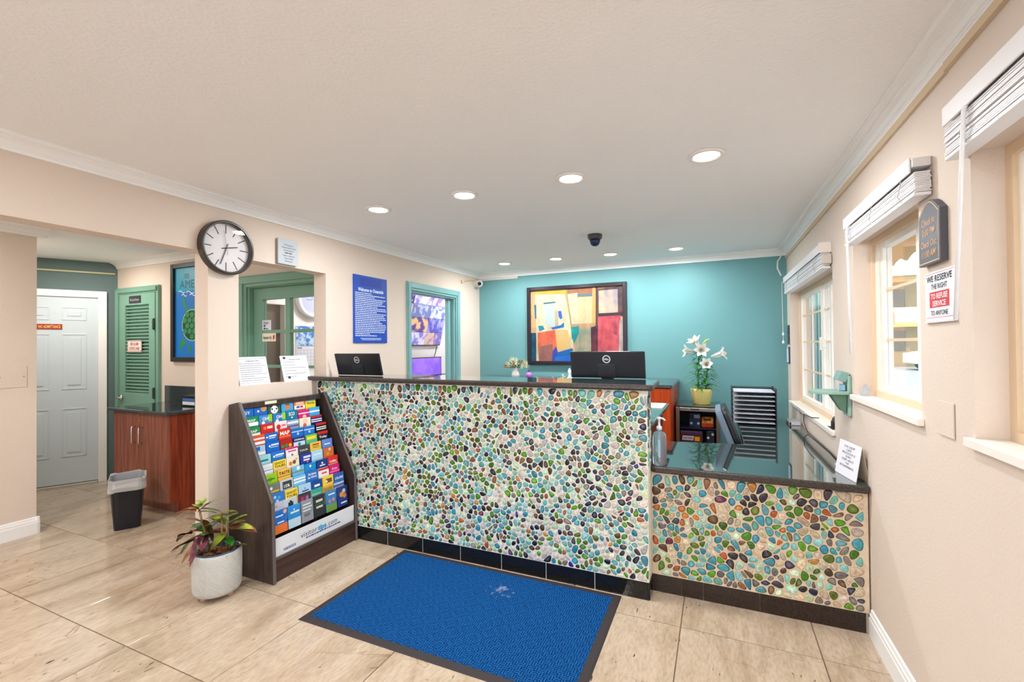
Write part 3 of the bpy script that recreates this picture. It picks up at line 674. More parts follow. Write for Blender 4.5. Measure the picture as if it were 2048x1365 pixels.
def rack_print(mb, m): 
    o = bpy.data.objects.new('lettering', mesh_of('lettering', mb, m, WM[rk.name].inverted())); link(o, ps); return o
mb = MB(FP); mb.text('visitor', 2.225, 0.216, w=0.135, h=0.034, z=0.001); mb.text('.com', 2.425, 0.216, w=0.090, h=0.034, z=0.001); rack_print(mb, C((70, 72, 80)))
mb = MB(FP); mb.text('tips', 2.335, 0.216, w=0.074, h=0.034, z=0.001, bold=0.04); rack_print(mb, C((20, 160, 214)))
mb = MB(FP); mb.bars(2.20, 2.50, 0.187, 0.008, rnd, 0.001); mb.bars(2.03, 2.12, 0.185, 0.004, rnd, 0.001); mb.bars(2.03, 2.12, 0.176, 0.006, rnd, 0.001); rack_print(mb, C((40, 66, 140)))
mb = MB(); mb.box(-2.8115, -2.8105, 2.15, 2.24, 1.056, 1.076); part('header_label', mb, C((236, 232, 206)), rk)
for k in range(12):
    zk = 1.045-0.0585*k; x = -2.79+(1.09-zk)*0.499-0.052 if zk > .47 else -2.533+(11-k)*-0.014
    if k < 11:
        mb = MB(); mb.add([(x+0.012, RY0+.02, zk-.055), (x+0.012, RY1-.02, zk-.055), (x+0.02, RY1-.02, zk-.125), (x+0.02, RY0+.02, zk-.125), (x+0.0145, RY0+.02, zk-.055), (x+0.0145, RY1-.02, zk-.055), (x+0.0225, RY1-.02, zk-.125), (x+0.0225, RY0+.02, zk-.125)],
              [(0, 1, 2, 3), (4, 7, 6, 5), (0, 4, 5, 1), (3, 2, 6, 7), (0, 3, 7, 4), (1, 5, 6, 2)]); part('pocket_lip', mb, glass_mat('clear_plastic', (.93, .95, .96)), rk)
Wt = (244, 244, 246); Ye = (246, 218, 52); Bl = (24, 104, 196); Nv = (22, 40, 110); Rd = (206, 36, 40); Tq = (20, 120, 150); Or = (234, 120, 50); Gn = (24, 140, 80); Lm = (150, 206, 40); Mg = (214, 28, 120); Sk = (70, 170, 224); Lb = (170, 214, 236); Gy = (120, 122, 128); Bk = (34, 34, 38); Mt = (70, 190, 160); Cr = (236, 228, 204); Br = (120, 76, 44)
# (cover colour, print list, words for the label).  print: ('b',v0,v1,col) band; ('t',text,v,h,col,w) text; ('d',u,v,r,col) disc; ('r',u0,u1,v0,v1,col) block
RB = [
 [(Bl, [('t', 'GY', .22, .16, Wt, .5)], 'blue'), ((30, 100, 190), [('d', .72, .08, .22, (196, 150, 90)), ('d', .3, .2, .08, Wt)], 'blue and sandy'), ((60, 92, 70), [('d', .5, .26, .30, Wt), ('d', .32, .22, .07, Bk), ('d', .68, .22, .07, Bk), ('d', .24, .05, .09, Bk), ('d', .76, .05, .09, Bk), ('d', .5, .34, .04, Bk)], 'panda picture'), (Sk, [('d', .5, .25, .20, Or), ('d', .42, .12, .07, Br), ('d', .58, .12, .07, Br)], 'sky blue giraffe'), (Or, [('r', .15, .9, .05, .22, (246, 196, 170)), ('b', .26, .5, Wt), ('r', .2, .5, .3, .42, Bl), ('r', .55, .8, .3, .42, Rd)], 'orange and white'), (Ye, [('b', 0, .10, Sk), ('t', 'TRAVEL', .22, .12, Bk, .84)], 'yellow TRAVEL')],
 [(Gn, [('t', 'MAP', .2, .14, Wt, .6), ('b', .3, .5, Wt)], 'green and white MAP'), ((60, 140, 200), [('t', 'OH!', .2, .18, Wt, .5), ('r', .7, 1, 0, .4, Lm), ('d', .3, .42, .12, Wt)], 'blue and lime'), ((40, 120, 190), [('t', 'OH!', .2, .18, Wt, .5), ('r', .72, 1, 0, .4, Lm), ('d', .3, .42, .12, Wt)], 'deeper blue and lime'), (Tq, [('t', 'ECO', .2, .2, Wt, .5), ('d', .5, .42, .07, Wt)], 'teal ECO'), (Mg, [('b', .16, .22, Wt), ('d', .55, .42, .18, (240, 200, 180))], 'magenta'), (Sk, [('b', .2, .3, Wt)], 'light blue')],
 [(Gn, [('t', 'MAP', .2, .14, Wt, .6), ('b', .32, .5, Wt)], 'green MAP'), (Rd, [('d', .3, .22, .12, Or), ('r', .48, .9, .14, .28, (250, 220, 200))], 'red with orange disc'), ((238, 226, 226), [('d', .3, .3, .18, Rd), ('r', .55, .9, .2, .3, (220, 120, 120))], 'white with red disc'), ((150, 170, 200), [('b', .1, .2, Wt), ('b', .3, .4, (90, 100, 130))], 'grey blue'), (Cr, [('d', .5, .2, .2, (226, 206, 170)), ('d', .45, .44, .16, (226, 90, 90))], 'cream with pink shape'), (Nv, [('b', 0, .12, Rd), ('b', .2, .26, Wt), ('b', .32, .38, Wt)], 'navy with red top')],
 [((230, 90, 50), [('b', .16, .24, Wt), ('b', .36, .5, Wt)], 'orange red'), (Bl, [('d', .16, .2, .07, Wt), ('r', .3, .9, .12, .2, Wt), ('r', .3, .8, .25, .29, Wt)], 'royal blue'), ((208, 46, 34), [('t', 'MAP', .26, .22, Wt, .8), ('b', .42, .5, Or)], 'red MAP'), ((30, 110, 200), [('b', .16, .2, Wt), ('d', .55, .32, .1, Lb)], 'blue dolphin'), ((36, 120, 206), [('b', .16, .2, Wt), ('d', .5, .32, .1, Lb)], 'second blue dolphin'), (Bk, [('b', 0, .14, Rd), ('b', .24, .3, Wt), ('b', .36, .42, Wt)], 'black with red top')],
 [((170, 200, 220), [('r', .2, .6, .05, .25, Bl), ('b', .34, .5, Wt)], 'pale grey blue'), ((20, 100, 200), [('d', .25, .2, .07, Wt), ('r', .36, .95, .12, .2, Wt), ('r', .3, .9, .26, .3, Lb)], 'bright blue'), ((170, 30, 30), [('d', .2, .34, .12, Gn), ('d', .5, .32, .12, Gn), ('d', .8, .34, .12, (226, 180, 40))], 'red and green'), (Nv, [('t', 'Children', .12, .10, Wt, .85), ('b', .25, .5, (200, 220, 236)), ('d', .5, .4, .12, Gn)], 'navy and white'), ((110, 190, 90), [('r', .1, .9, .1, .28, Ye), ('b', .36, .5, Mt)], 'green and yellow'), ((40, 36, 50), [('b', 0, .16, Rd), ('t', 'Today', .32, .13, Wt, .75)], 'dark Today')],
 [((160, 210, 214), [('r', .2, .8, .24, .34, Tq)], 'pale aqua'), ((26, 112, 204), [('d', .2, .25, .07, Wt), ('r', .3, .95, .16, .24, Wt), ('r', .3, .85, .28, .32, Lb)], 'azure'), ((240, 232, 236), [('b', 0, .1, Mg), ('r', .15, .85, .18, .24, Rd), ('d', .5, .42, .08, Gn)], 'white with magenta top'), ((66, 66, 70), [('t', 'TOUR', .25, .09, Wt, .7)], 'charcoal'), ((232, 190, 70), [('t', 'TACO', .28, .12, Br, .6), ('r', .2, .8, .1, .18, (170, 70, 40))], 'mustard'), ((96, 140, 214), [('r', .2, .8, .26, .32, Wt)], 'periwinkle')],
 [((232, 230, 234), [('b', .14, .18, Lb), ('b', .28, .32, (60, 140, 190))], 'white with aqua lines'), (Ye, [('t', 'GHOST', .13, .13, Bk, .85), ('t', 'TOURS', .30, .13, Bk, .85), ('b', .42, .5, (200, 180, 190))], 'yellow GHOST TOURS'), (Cr, [('d', .3, .34, .14, Or), ('d', .6, .3, .14, Br), ('d', .78, .16, .1, (220, 180, 120))], 'food photo'), ((30, 60, 160), [('r', .25, .9, .12, .24, (230, 220, 230)), ('r', .25, .8, .3, .38, Wt), ('d', .6, .46, .08, Or)], 'navy park'), (Lb, [('r', .2, .85, .2, .26, Wt)], 'pale sky blue'), ((200, 110, 60), [('d', .6, .12, .12, (230, 190, 160)), ('d', .4, .36, .16, (236, 140, 40))], 'tan and orange')],
 [((150, 200, 30), [('d', .45, .28, .16, (110, 170, 30)), ('r', .2, .8, .22, .3, (60, 130, 40))], 'lime green'), ((236, 184, 70), [('t', 'TASTE', .18, .16, Bk, .84), ('b', .34, .37, Br)], 'gold TASTE'), ((110, 180, 226), [('b', .26, .33, (120, 150, 70)), ('d', .5, .1, .14, Wt)], 'blue landscape'), ((24, 140, 206), [('d', .5, .16, .09, Wt), ('d', .5, .46, .12, (130, 90, 90))], 'cyan with white emblem'), ((24, 60, 130), [('d', .5, .2, .08, Wt), ('r', .25, .75, .3, .36, Wt)], 'dark blue'), ((216, 50, 40), [('t', 'Coffee', .30, .14, Wt, .7), ('b', .44, .5, (220, 190, 180))], 'red Coffee')],
 [((120, 122, 118), [('d', .4, .2, .1, Wt), ('b', .34, .42, (226, 190, 40))], 'grey'), ((196, 200, 206), [('r', .18, .9, .1, .5, (56, 60, 66)), ('t', '15%', .34, .16, Wt, .45)], 'silver 15%'), ((120, 190, 226), [('b', .12, .2, Wt), ('b', .28, .36, Wt)], 'light aqua'), ((40, 110, 196), [('t', 'Artists', .16, .13, Wt, .7), ('t', 'At Work', .34, .13, Wt, .8)], 'blue Artists At Work'), ((236, 232, 234), [('b', 0, .12, Rd), ('r', .3, .8, .24, .34, (220, 90, 90))], 'white with red top'), (Mg, [('t', 'Aver', .2, .14, (250, 200, 224), .6), ('b', .34, .42, (240, 120, 180))], 'hot pink')],
 [((50, 120, 200), [('d', .3, .2, .1, Lb), ('d', .6, .26, .1, Sk), ('d', .45, .42, .1, Lb)], 'blue patterned'), ((244, 216, 70), [('t', 'GHOST', .15, .14, Bk, .85), ('t', 'TOURS', .34, .14, Bk, .85)], 'second yellow GHOST TOURS'), ((170, 206, 232), [('d', .5, .22, .05, Bl), ('r', .25, .8, .32, .38, Nv)], 'ice blue'), ((20, 70, 150), [('r', .3, .8, .24, .36, Wt)], 'deep blue'), ((240, 206, 70), [('r', .3, .85, .16, .4, Br), ('d', .35, .3, .08, Wt)], 'yellow and brown'), ((40, 100, 180), [('t', 'CRUISE', .28, .14, Wt, .84)], 'blue CRUISE')],
 [((232, 220, 232), [('d', .4, .2, .08, (200, 180, 190)), ('b', .4, .5, Mg)], 'pale pink'), ((232, 234, 238), [('r', .3, .7, .22, .42, Bk), ('d', .5, .2, .1, Bk)], 'white with black house'), ((110, 20, 80), [('b', 0, .12, Bk), ('r', .2, .4, .2, .45, (214, 40, 110)), ('r', .6, .8, .2, .4, (180, 120, 180))], 'plum'), (Mt, [('t', 'Summer', .26, .12, Wt, .8)], 'mint'), ((240, 190, 60), [('t', 'DISCOUNT', .15, .1, Br, .85), ('t', 'TICKETS', .29, .11, Br, .8), ('r', .3, .7, .4, .5, Mg)], 'yellow DISCOUNT TICKETS'), ((60, 120, 200), [('b', .1, .2, Wt), ('b', .34, .5, (236, 180, 150))], 'blue and peach')],
 [((30, 120, 210), [('d', .85, .12, .14, (240, 170, 150)), ('r', .15, .7, .22, .28, Wt), ('b', .62, 1, Or), ('r', .25, .75, .5, .56, Wt)], 'blue and orange beach'), ((40, 150, 224), [('r', .2, .9, .28, .36, Wt), ('d', .5, .2, .06, Wt), ('b', .6, 1, (190, 214, 230))], 'sky blue sea'), ((150, 152, 160), [('r', .12, .8, .16, .22, Wt), ('r', .12, .9, .3, .36, Wt), ('r', .12, .8, .44, .5, Wt), ('r', .2, .7, .6, .75, (110, 112, 120))], 'grey list'), ((44, 48, 52), [('r', .2, .8, .2, .32, (230, 220, 200)), ('r', .2, .8, .5, .6, (230, 220, 200)), ('b', .4, .43, Gn)], 'charcoal and cream'), ((60, 140, 210), [('r', .25, .85, .14, .2, Wt), ('d', .35, .5, .14, (230, 140, 110)), ('d', .7, .46, .14, (236, 150, 120)), ('b', .64, 1, (110, 150, 70))], 'blue with pink flowers'), ((30, 60, 140), [('d', .4, .4, .2, (230, 160, 80)), ('d', .65, .25, .16, (220, 200, 190)), ('d', .7, .5, .18, (236, 140, 60)), ('r', .3, .9, .8, .86, Wt)], 'navy food')],
]
ORD = ['top', 'second', 'third', 'fourth', 'fifth', 'sixth', 'seventh', 'eighth', 'ninth', 'tenth', 'eleventh', 'bottom']
POS = ['leftmost', 'second', 'third', 'fourth', 'fifth', 'rightmost']
BW, BH = 0.098, 0.122
for k, row in enumerate(RB):
    zk = 1.045-0.0585*k
    x = -2.79+(1.09-zk)*0.499-0.052 if zk > .47 else -2.533+(11-k)*-0.014
    hb = BH if k < 11 else 0.142
    for c, (bgc, pr_, words) in enumerate(row):
        yc = RY0+0.075+c*0.1035+(k % 2)*0.012+rnd.uniform(-.004, .004)+0.0009*k
        zt = zk+rnd.uniform(-.006, .006)+(0.018 if words == 'red MAP' else 0); ln = math.radians(4.8+rnd.uniform(-.6, .6)); dep = rnd.uniform(.006, .011)
        if k == 11: zt = 0.415+0.003*rnd.random(); ln = math.radians(4)
        wv = BW*rnd.uniform(.95, 1.02)
        upv = Vector((-math.sin(ln), 0, math.cos(ln))); top = Vector((x, yc, zt)); bot = top-upv*hb
        t = thing('brochure', '%s brochure, %s in the %s row of the dark rack' % (words, POS[c], ORD[k]), 'brochure', tuple(bot), 0, 'brochures in the display rack')
        F = frame(tuple(bot), (0, 1, 0), tuple(upv))
        mb = MB(F); mb.box(-wv/2, wv/2, 0, hb, -dep, 0.0); part('booklet', mb, C(bgc, 0.3), t)
        byc = {}
        for q in pr_:
            col = q[5] if q[0] == 'r' else q[3] if q[0] == 'b' else q[4]
            m = byc.setdefault(col, MB(F)); i_ = pr_.index(q); zz = .0004+.0002*i_
            if q[0] == 'b': m.quad((-wv/2, hb*(1-q[2]), zz), (wv/2, hb*(1-q[2]), zz), (wv/2, hb*(1-q[1]), zz), (-wv/2, hb*(1-q[1]), zz))
            elif q[0] == 'r': m.quad((-wv/2+q[1]*wv, hb*(1-q[4]), zz), (-wv/2+q[2]*wv, hb*(1-q[4]), zz), (-wv/2+q[2]*wv, hb*(1-q[3]), zz), (-wv/2+q[1]*wv, hb*(1-q[3]), zz))
            elif q[0] == 'd':
                n = 14; cx, cy = -wv/2+q[1]*wv, hb*(1-q[2]); r_ = q[3]*wv
                cx = min(max(cx, -wv/2+r_*.3), wv/2-r_*.3)
                m.add([(min(max(cx+r_*math.cos(2*PI*a/n), -wv/2), wv/2), min(cy+r_*math.sin(2*PI*a/n), hb), zz) for a in range(n)], [tuple(range(n))])
            else: m.text(q[1], 0, hb*(1-q[2]), w=wv*q[5], h=hb*q[3], z=zz+.0004, bold=0.02)
        for col, m in byc.items(): part('cover_print', m, C(col, 0.3), t)
mb = MB(); mb.box(-0.72, -0.64, 3.075, 3.10, 0.985, 1.30); part('stand_neck', mb, black_m, m1); mb = MB(); mb.box(-0.80, -0.56, 3.0, 3.2, 0.971, 0.985); part('stand_base', mb, black_m, m1, bevel=0.004)
# ============================================================ FLOOR MAT
def mat_carpet():
    k = NT('blue_weave'); p = k.p; tc = k.n('ShaderNodeTexCoord')
    ck = k.n('ShaderNodeTexChecker'); ck.inputs['Scale'].default_value = 1/0.026; k.l(tc.outputs['Object'], ck.inputs['Vector'])
    def wave(d):
        w = k.n('ShaderNodeTexWave', bands_direction=d); w.inputs['Scale'].default_value = 27; w.inputs['Distortion'].default_value = 1.2; w.inputs['Detail Scale'].default_value = 3; k.l(tc.outputs['Object'], w.inputs['Vector']); return w
    a, b = wave('X'), wave('Y'); mx = k.n('ShaderNodeMix', data_type='FLOAT'); k.l(ck.outputs['Fac'], mx.inputs[0]); k.l(a.outputs['Fac'], mx.inputs[2]); k.l(b.outputs['Fac'], mx.inputs[3])
    nz = k.n('ShaderNodeTexNoise'); nz.inputs['Scale'].default_value = 260; nz.inputs['Detail'].default_value = 2; k.l(tc.outputs['Object'], nz.inputs['Vector'])
    ad = k.n('ShaderNodeMath', operation='MULTIPLY_ADD'); k.l(nz.outputs['Fac'], ad.inputs[0]); ad.inputs[1].default_value = .55; k.l(mx.outputs[0], ad.inputs[2])
    rp = k.n('ShaderNodeValToRGB'); e = rp.color_ramp.elements; e[0].position = .30; e[0].color = rgba((3, 32, 78)); e[1].position = 1.05-.05; e[1].color = rgba((24, 94, 160)); k.l(ad.outputs[0], rp.inputs[0])
    # dusty pale scuff patch
    n2 = k.n('ShaderNodeTexNoise'); n2.inputs['Scale'].default_value = 30; n2.inputs['Detail'].default_value = 7; k.l(tc.outputs['Object'], n2.inputs['Vector'])
    vs = k.n('ShaderNodeVectorMath', operation='DISTANCE'); k.l(tc.outputs['Object'], vs.inputs[0]); vs.inputs[1].default_value = (0.10, 0.24, 0.008)
    mr = k.n('ShaderNodeMapRange'); mr.inputs[1].default_value = 0.02; mr.inputs[2].default_value = 0.16; mr.inputs[3].default_value = .26; mr.inputs[4].default_value = 0; k.l(vs.outputs['Value'], mr.inputs[0])
    a2 = k.n('ShaderNodeMath', operation='ADD'); k.l(n2.outputs['Fac'], a2.inputs[0]); k.l(mr.outputs[0], a2.inputs[1])
    m2 = k.n('ShaderNodeMapRange'); m2.inputs[1].default_value = .74; m2.inputs[2].default_value = .9; m2.inputs[4].default_value = .5; k.l(a2.outputs[0], m2.inputs[0])
    mc = k.n('ShaderNodeMix', data_type='RGBA'); k.l(m2.outputs[0], mc.inputs[0]); k.l(rp.outputs[0], mc.inputs[6]); mc.inputs[7].default_value = rgba((190, 190, 206))
    k.l(mc.outputs[2], p.inputs['Base Color']); p.inputs['Roughness'].default_value = .95; p.inputs['Specular IOR Level'].default_value = .1
    bp = k.n('ShaderNodeBump'); bp.inputs['Strength'].default_value = .7; bp.inputs['Distance'].default_value = .004; k.l(ad.outputs[0], bp.inputs['Height']); k.l(bp.outputs[0], p.inputs['Normal'])
    return k.m
mt = thing('floor_mat', 'blue woven entrance mat with dark rubber border lying before the tall counter', 'mat', (-1.28, 2.20, 0))
x0, x1, y0, y1 = -2.045, -0.518, 1.752, 2.655; b = 0.045
mb = MB(); mb.box(x0+b, x1-b, y0+b, y1-b, 0.0005, 0.008); part('carpet', mb, mat_carpet(), mt)
mb = MB(); o_ = [(x0, y0), (x1, y0), (x1, y1), (x0, y1)]; i_ = [(x0+b, y0+b), (x1-b, y0+b), (x1-b, y1-b), (x0+b, y1-b)]; m_ = [(x0+.012, y0+.012), (x1-.012, y0+.012), (x1-.012, y1-.012), (x0+.012, y1-.012)]
mb.add([(*p, .0005) for p in o_]+[(*p, .0045) for p in m_]+[(*p, .006) for p in i_]+[(*p, .0005) for p in i_], [(r*4+i, r*4+(i+1) % 4, r*4+4+(i+1) % 4, r*4+4+i) for r in range(3) for i in range(4)])
part('rubber_border', mb, C((52, 44, 46), 0.7), mt)
# ============================================================ PLANTER WITH CROTON
px, py = -2.69, 1.745
pt = thing('potted_croton', 'variegated croton plant in a white carved ceramic pot beside the brochure rack', 'potted plant', (px, py, 0))
def pot_mat():
    k = NT('carved_ceramic'); p = k.p; tc = k.n('ShaderNodeTexCoord'); gr = k.n('ShaderNodeSeparateXYZ'); k.l(tc.outputs['Object'], gr.inputs[0])
    p.inputs['Base Color'].default_value = rgba((236, 234, 230)); p.inputs['Roughness'].default_value = .5
    at = k.n('ShaderNodeMath', operation='ARCTAN2'); k.l(gr.outputs[1], at.inputs[0]); k.l(gr.outputs[0], at.inputs[1])
    cb = k.n('ShaderNodeCombineXYZ'); k.l(at.outputs[0], cb.inputs[0]); zs = k.n('ShaderNodeMath', operation='MULTIPLY'); zs.inputs[1].default_value = 8; k.l(gr.outputs[2], zs.inputs[0]); k.l(zs.outputs[0], cb.inputs[1])
    br = k.n('ShaderNodeTexBrick'); br.inputs['Scale'].default_value = 5.5; br.inputs['Mortar Size'].default_value = .03; br.inputs['Brick Width'].default_value = .32; br.inputs['Row Height'].default_value = .42; k.l(cb.outputs[0], br.inputs['Vector'])
    wv = k.n('ShaderNodeTexWave', bands_direction='DIAGONAL'); wv.inputs['Scale'].default_value = 7; k.l(cb.outputs[0], wv.inputs['Vector'])
    mu = k.n('ShaderNodeMath', operation='MULTIPLY_ADD'); k.l(wv.outputs['Fac'], mu.inputs[0]); mu.inputs[1].default_value = .35; k.l(br.outputs['Fac'], mu.inputs[2])
    bp = k.n('ShaderNodeBump', invert=True); bp.inputs['Strength'].default_value = 1.0; bp.inputs['Distance'].default_value = .012; k.l(mu.outputs[0], bp.inputs['Height']); k.l(bp.outputs[0], p.inputs['Normal'])
    return k.m
mb = MB(); mb.lathe([(.090, .028), (.115, .032), (.124, .052), (.126, .15), (.126, .245), (.1235, .262), (.113, .262), (.112, .20)], (px, py, 0), 40); part('pot', mb, pot_mat(), pt, smooth=True)
mb = MB(); mb.lathe([(.111, .20), (.111, .268), (.104, .270), (.103, .225), (.0001, .222)], (px, py, 0), 32); part('inner_pot', mb, C((52, 66, 88), .4), pt, smooth=True)
for a in (0.4, 2.5, 4.6):
    mb = MB(); mb.cyl((px+.075*math.cos(a), py+.075*math.sin(a), .001), (px+.075*math.cos(a), py+.075*math.sin(a), .034), .016, n=10); part('foot', mb, C((206, 172, 138)), pt)
r = random.Random(3); mb = MB()
for i in range(110):
    a = r.uniform(0, 2*PI); d = .098*math.sqrt(r.random()); s = r.uniform(.008, .02); c = Vector((px+d*math.cos(a), py+d*math.sin(a), .232+r.uniform(0, .018)))
    mb.M = Matrix.Translation(c) @ Matrix.Rotation(r.uniform(0, 3), 4, 'Z') @ Matrix.Rotation(r.uniform(-.7, .7), 4, 'X'); mb.box(-s, s, -s*.45, s*.45, -.002, .002)
mb.M = Matrix(); part('bark_mulch', mb, M('bark', (190, 142, 88), .8, noise=1.5, nscale=30, col2=(120, 76, 40)), pt, kind='stuff')
def leaf_geo(mb, base, direc, L, wd, droop=.35, fold=.25, n=7, side=None):
    base = Vector(base); d = Vector(direc).normalized(); s = d.cross(Vector((0, 0, 1)))
    if s.length < 1e-3: s = Vector((1, 0, 0))
    s = s.normalized() if side is None else Vector(side).normalized()
    up = s.cross(d).normalized(); vs = []; fs = []
    for i in range(n+1):
        t = i/n; wd_ = wd*(math.sin(PI*min(1, t*.92+.05))**.75)*(1-.25*t) if 0 < i < n else .0012
        c = base+d*(L*t)+Vector((0, 0, -1))*(droop*L*t*t)
        vs += [tuple(c-s*wd_/2+up*fold*wd_/2), tuple(c), tuple(c+s*wd_/2+up*fold*wd_/2)]
    for i in range(n):
        a = i*3; fs += [(a, a+1, a+4, a+3), (a+1, a+2, a+5, a+4)]
    mb.add(vs, fs)
def leafm(name, c1, c2, sc=22): return M(name, c1, .3, noise=1.6, nscale=sc, col2=c2)
lv = [leafm('leaf_green', (52, 140, 48), (34, 100, 40)), leafm('leaf_olive', (126, 140, 44), (96, 84, 36)), leafm('leaf_bronze', (150, 100, 62), (110, 58, 42)), leafm('leaf_maroon', (112, 52, 62), (60, 24, 38)), leafm('leaf_yellow', (190, 196, 70), (96, 130, 40)), leafm('leaf_dark', (44, 54, 34), (74, 32, 34))]
mb = MB()
for p in ([(px-.03, py-.02, .23), (px-.045, py-.03, .33), (px-.07, py-.045, .43), (px-.085, py-.05, .50)], [(px+.035, py+.03, .23), (px+.04, py+.03, .34), (px+.035, py+.035, .42)], [(px+.02, py+.01, .23), (px+.02, py+.015, .40), (px+.005, py+.02, .47)]): mb.tube(p, .006, 6)
part('stem', mb, C((150, 118, 74)), pt, smooth=True)
cr_, cu = Vector((.55, .83, 0)), Vector((0, 0, 1))   # screen-right-ish and up, for posing leaves round the stems
LVS = [((-.05, -.03, .37), (-.9, .1, .35), .15, .062, 0, .3), ((-.05, -.03, .36), (.2, .2, .35), .11, .055, 0, .25), ((-.04, -.03, .35), (.5, -.5, .5), .11, .05, 0, .3),
       ((-.05, -.03, .35), (-.8, -.5, -.1), .17, .05, 2, .4), ((-.06, -.04, .42), (-.2, -.6, .5), .10, .05, 2, .2), ((-.085, -.05, .50), (-1, -.2, .15), .16, .055, 2, .5), ((-.085, -.05, .51), (-.9, .4, .2), .13, .05, 4, .35), ((-.085, -.05, .51), (.9, .5, .5), .14, .035, 1, .1), ((-.085, -.05, .50), (.3, .9, -.2), .11, .045, 1, .2),
       ((-.06, -.04, .44), (.8, .5, .25), .15, .045, 1, .15), ((-.07, -.04, .44), (.3, .2, -.8), .12, .06, 2, .1), ((-.05, -.03, .33), (-.1, -.9, -.2), .12, .05, 2, .5),
       ((-.04, -.05, .36), (.8, -.6, -.05), .12, .045, 3, .3), ((-.03, -.06, .36), (.5, -.8, .1), .13, .04, 3, .9), ((-.1, -.06, .33), (-.9, -.3, -.3), .15, .05, 5, .2), ((-.12, -.07, .36), (-.7, -.2, .05), .09, .065, 5, .6), ((-.13, -.06, .32), (-.6, -.5, -.7), .11, .035, 4, .2),
       ((.035, .035, .40), (.8, .3, .5), .13, .055, 4, .1), ((.035, .035, .40), (-.7, -.2, .4), .12, .055, 4, .2), ((.04, .035, .38), (.9, .5, .05), .15, .085, 2, .25), ((.04, .035, .36), (.1, -.7, -.2), .10, .05, 1, .3), ((.04, .03, .34), (-.5, -.6, -.3), .09, .04, 5, .3),
       ((.005, .02, .47), (.9, .4, .1), .09, .035, 1, .05), ((.06, .06, .26), (.9, .3, .4), .08, .035, 1, .2), ((.07, .02, .25), (.7, -.6, .25), .07, .035, 4, .2), ((.05, -.03, .25), (.5, -.5, .6), .07, .03, 2, .2)]
r = random.Random(12)
for (o, d, L, w, mi, dr) in list(LVS):
    if mi != 3: LVS.append(((o[0]+r.uniform(-.02, .02), o[1]+r.uniform(-.02, .02), o[2]+r.uniform(-.05, .02)), (d[0]+r.uniform(-.7, .7), d[1]+r.uniform(-.7, .7), d[2]+r.uniform(-.2, .4)), L*r.uniform(.6, .95), w*.95, r.choice([0, 0, 1, 2, 4, mi]), dr))
for (o, d, L, w, mi, dr) in LVS:
    mb = MB(); leaf_geo(mb, (px+o[0], py+o[1], o[2]), d, L*1.12, w*1.35, dr); part('leaf', mb, lv[mi], pt, smooth=True)
# ============================================================ HALL: cabinet, bin, poster, wall plate
cb_ = thing('hall_cabinet', 'cherry wood hall cabinet with black granite top and two doors', 'cabinet', (-4.75, 2.6, 0))
cx0, cx1, cy0, cy1 = -5.17, -4.335, 2.385, YT-0.05
mb = MB(); mb.box(cx0, cx1, cy0+.02, cy1, .10, .866); mb.box(cx0+.01, cx1, cy0+.085, cy1, 0, .10); part('body', mb, cherry_m, cb_)
mb = MB(); mb.box(cx0+.01, cx1-.004, cy0+.080, cy0+.085, 0, .10); part('toe_kick', mb, cherrydoor_m, cb_)
mid = (cx0+cx1)/2-.0
for a, b, hx in ((cx0+.002, mid-.002, mid-.06), (mid+.002, cx1-.001, mid+.05)):
    mb = MB(); mb.box(a, b, cy0, cy0+.019, .105, .862); dr_ = part('door', mb, cherrydoor_m, cb_)
    mb = MB(); mb.tube([(hx, cy0, .74), (hx, cy0-.032, .738), (hx, cy0-.034, .73), (hx, cy0-.034, .605), (hx, cy0-.032, .598), (hx, cy0, .596)], .006, 8); part('handle', mb, chrome_m, dr_, smooth=True)
    mb = MB(); mb.cyl((hx+(.02 if hx < mid else -.02), cy0, .80), (hx+(.02 if hx < mid else -.02), cy0-.012, .80), .011, .008, n=12); part('lock', mb, brass_m, dr_)
mb = MB(); mb.box(cx0-.035, cx1+.045, cy0-.04, YT-.002, .868, .90); part('top', mb, granite, cb_, bevel=.009)
mb = MB(); mb.box(-5.19, cx1+.04, YT-.022, YT-.002, .9005, 1.065); part('backsplash', mb, granite, cb_)
mb = MB(FY(2.66)); mb.M = Matrix(); mb.box(-4.62, -4.40, 2.66, 2.78, .901, 1.0)
bx = solo('tray_box', 'black tray box with white and blue front on the hall cabinet', 'box', mb, black_m, bevel=.004)
mb = MB(FY(2.6595)); mb.box(-4.60, -4.42, .915, .945, 0, .001); part('label', mb, paper_m, bx); mb = MB(FY(2.6595)); mb.box(-4.60, -4.42, .95, .975, 0, .001); part('label', mb, C((60, 110, 180)), bx)
bn = thing('waste_bin', 'small black plastic waste bin with clear liner in the hall', 'waste bin', (-4.43, 2.14, 0), math.radians(-28))
def rrect(w, d, rad, n=4):
    out = []
    for cx, cy, a0 in ((w/2-rad, d/2-rad, 0), (-w/2+rad, d/2-rad, PI/2), (-w/2+rad, -d/2+rad, PI), (w/2-rad, -d/2+rad, 3*PI/2)):
        for i in range(n+1): a = a0+PI/2*i/n; out.append((cx+rad*math.cos(a), cy+rad*math.sin(a)))
    return out
def ringstack(mb, rings):
    n = len(rings[0][0]); vs = [(x, y, z) for pl, z in rings for x, y in pl]; fs = []
    for k in range(len(rings)-1):
        for i in range(n): fs.append((k*n+i, k*n+(i+1) % n, (k+1)*n+(i+1) % n, (k+1)*n+i))
    mb.add(vs, fs); return mb
Fb = WM[bn.name] @ Matrix.Scale(1.13, 4)
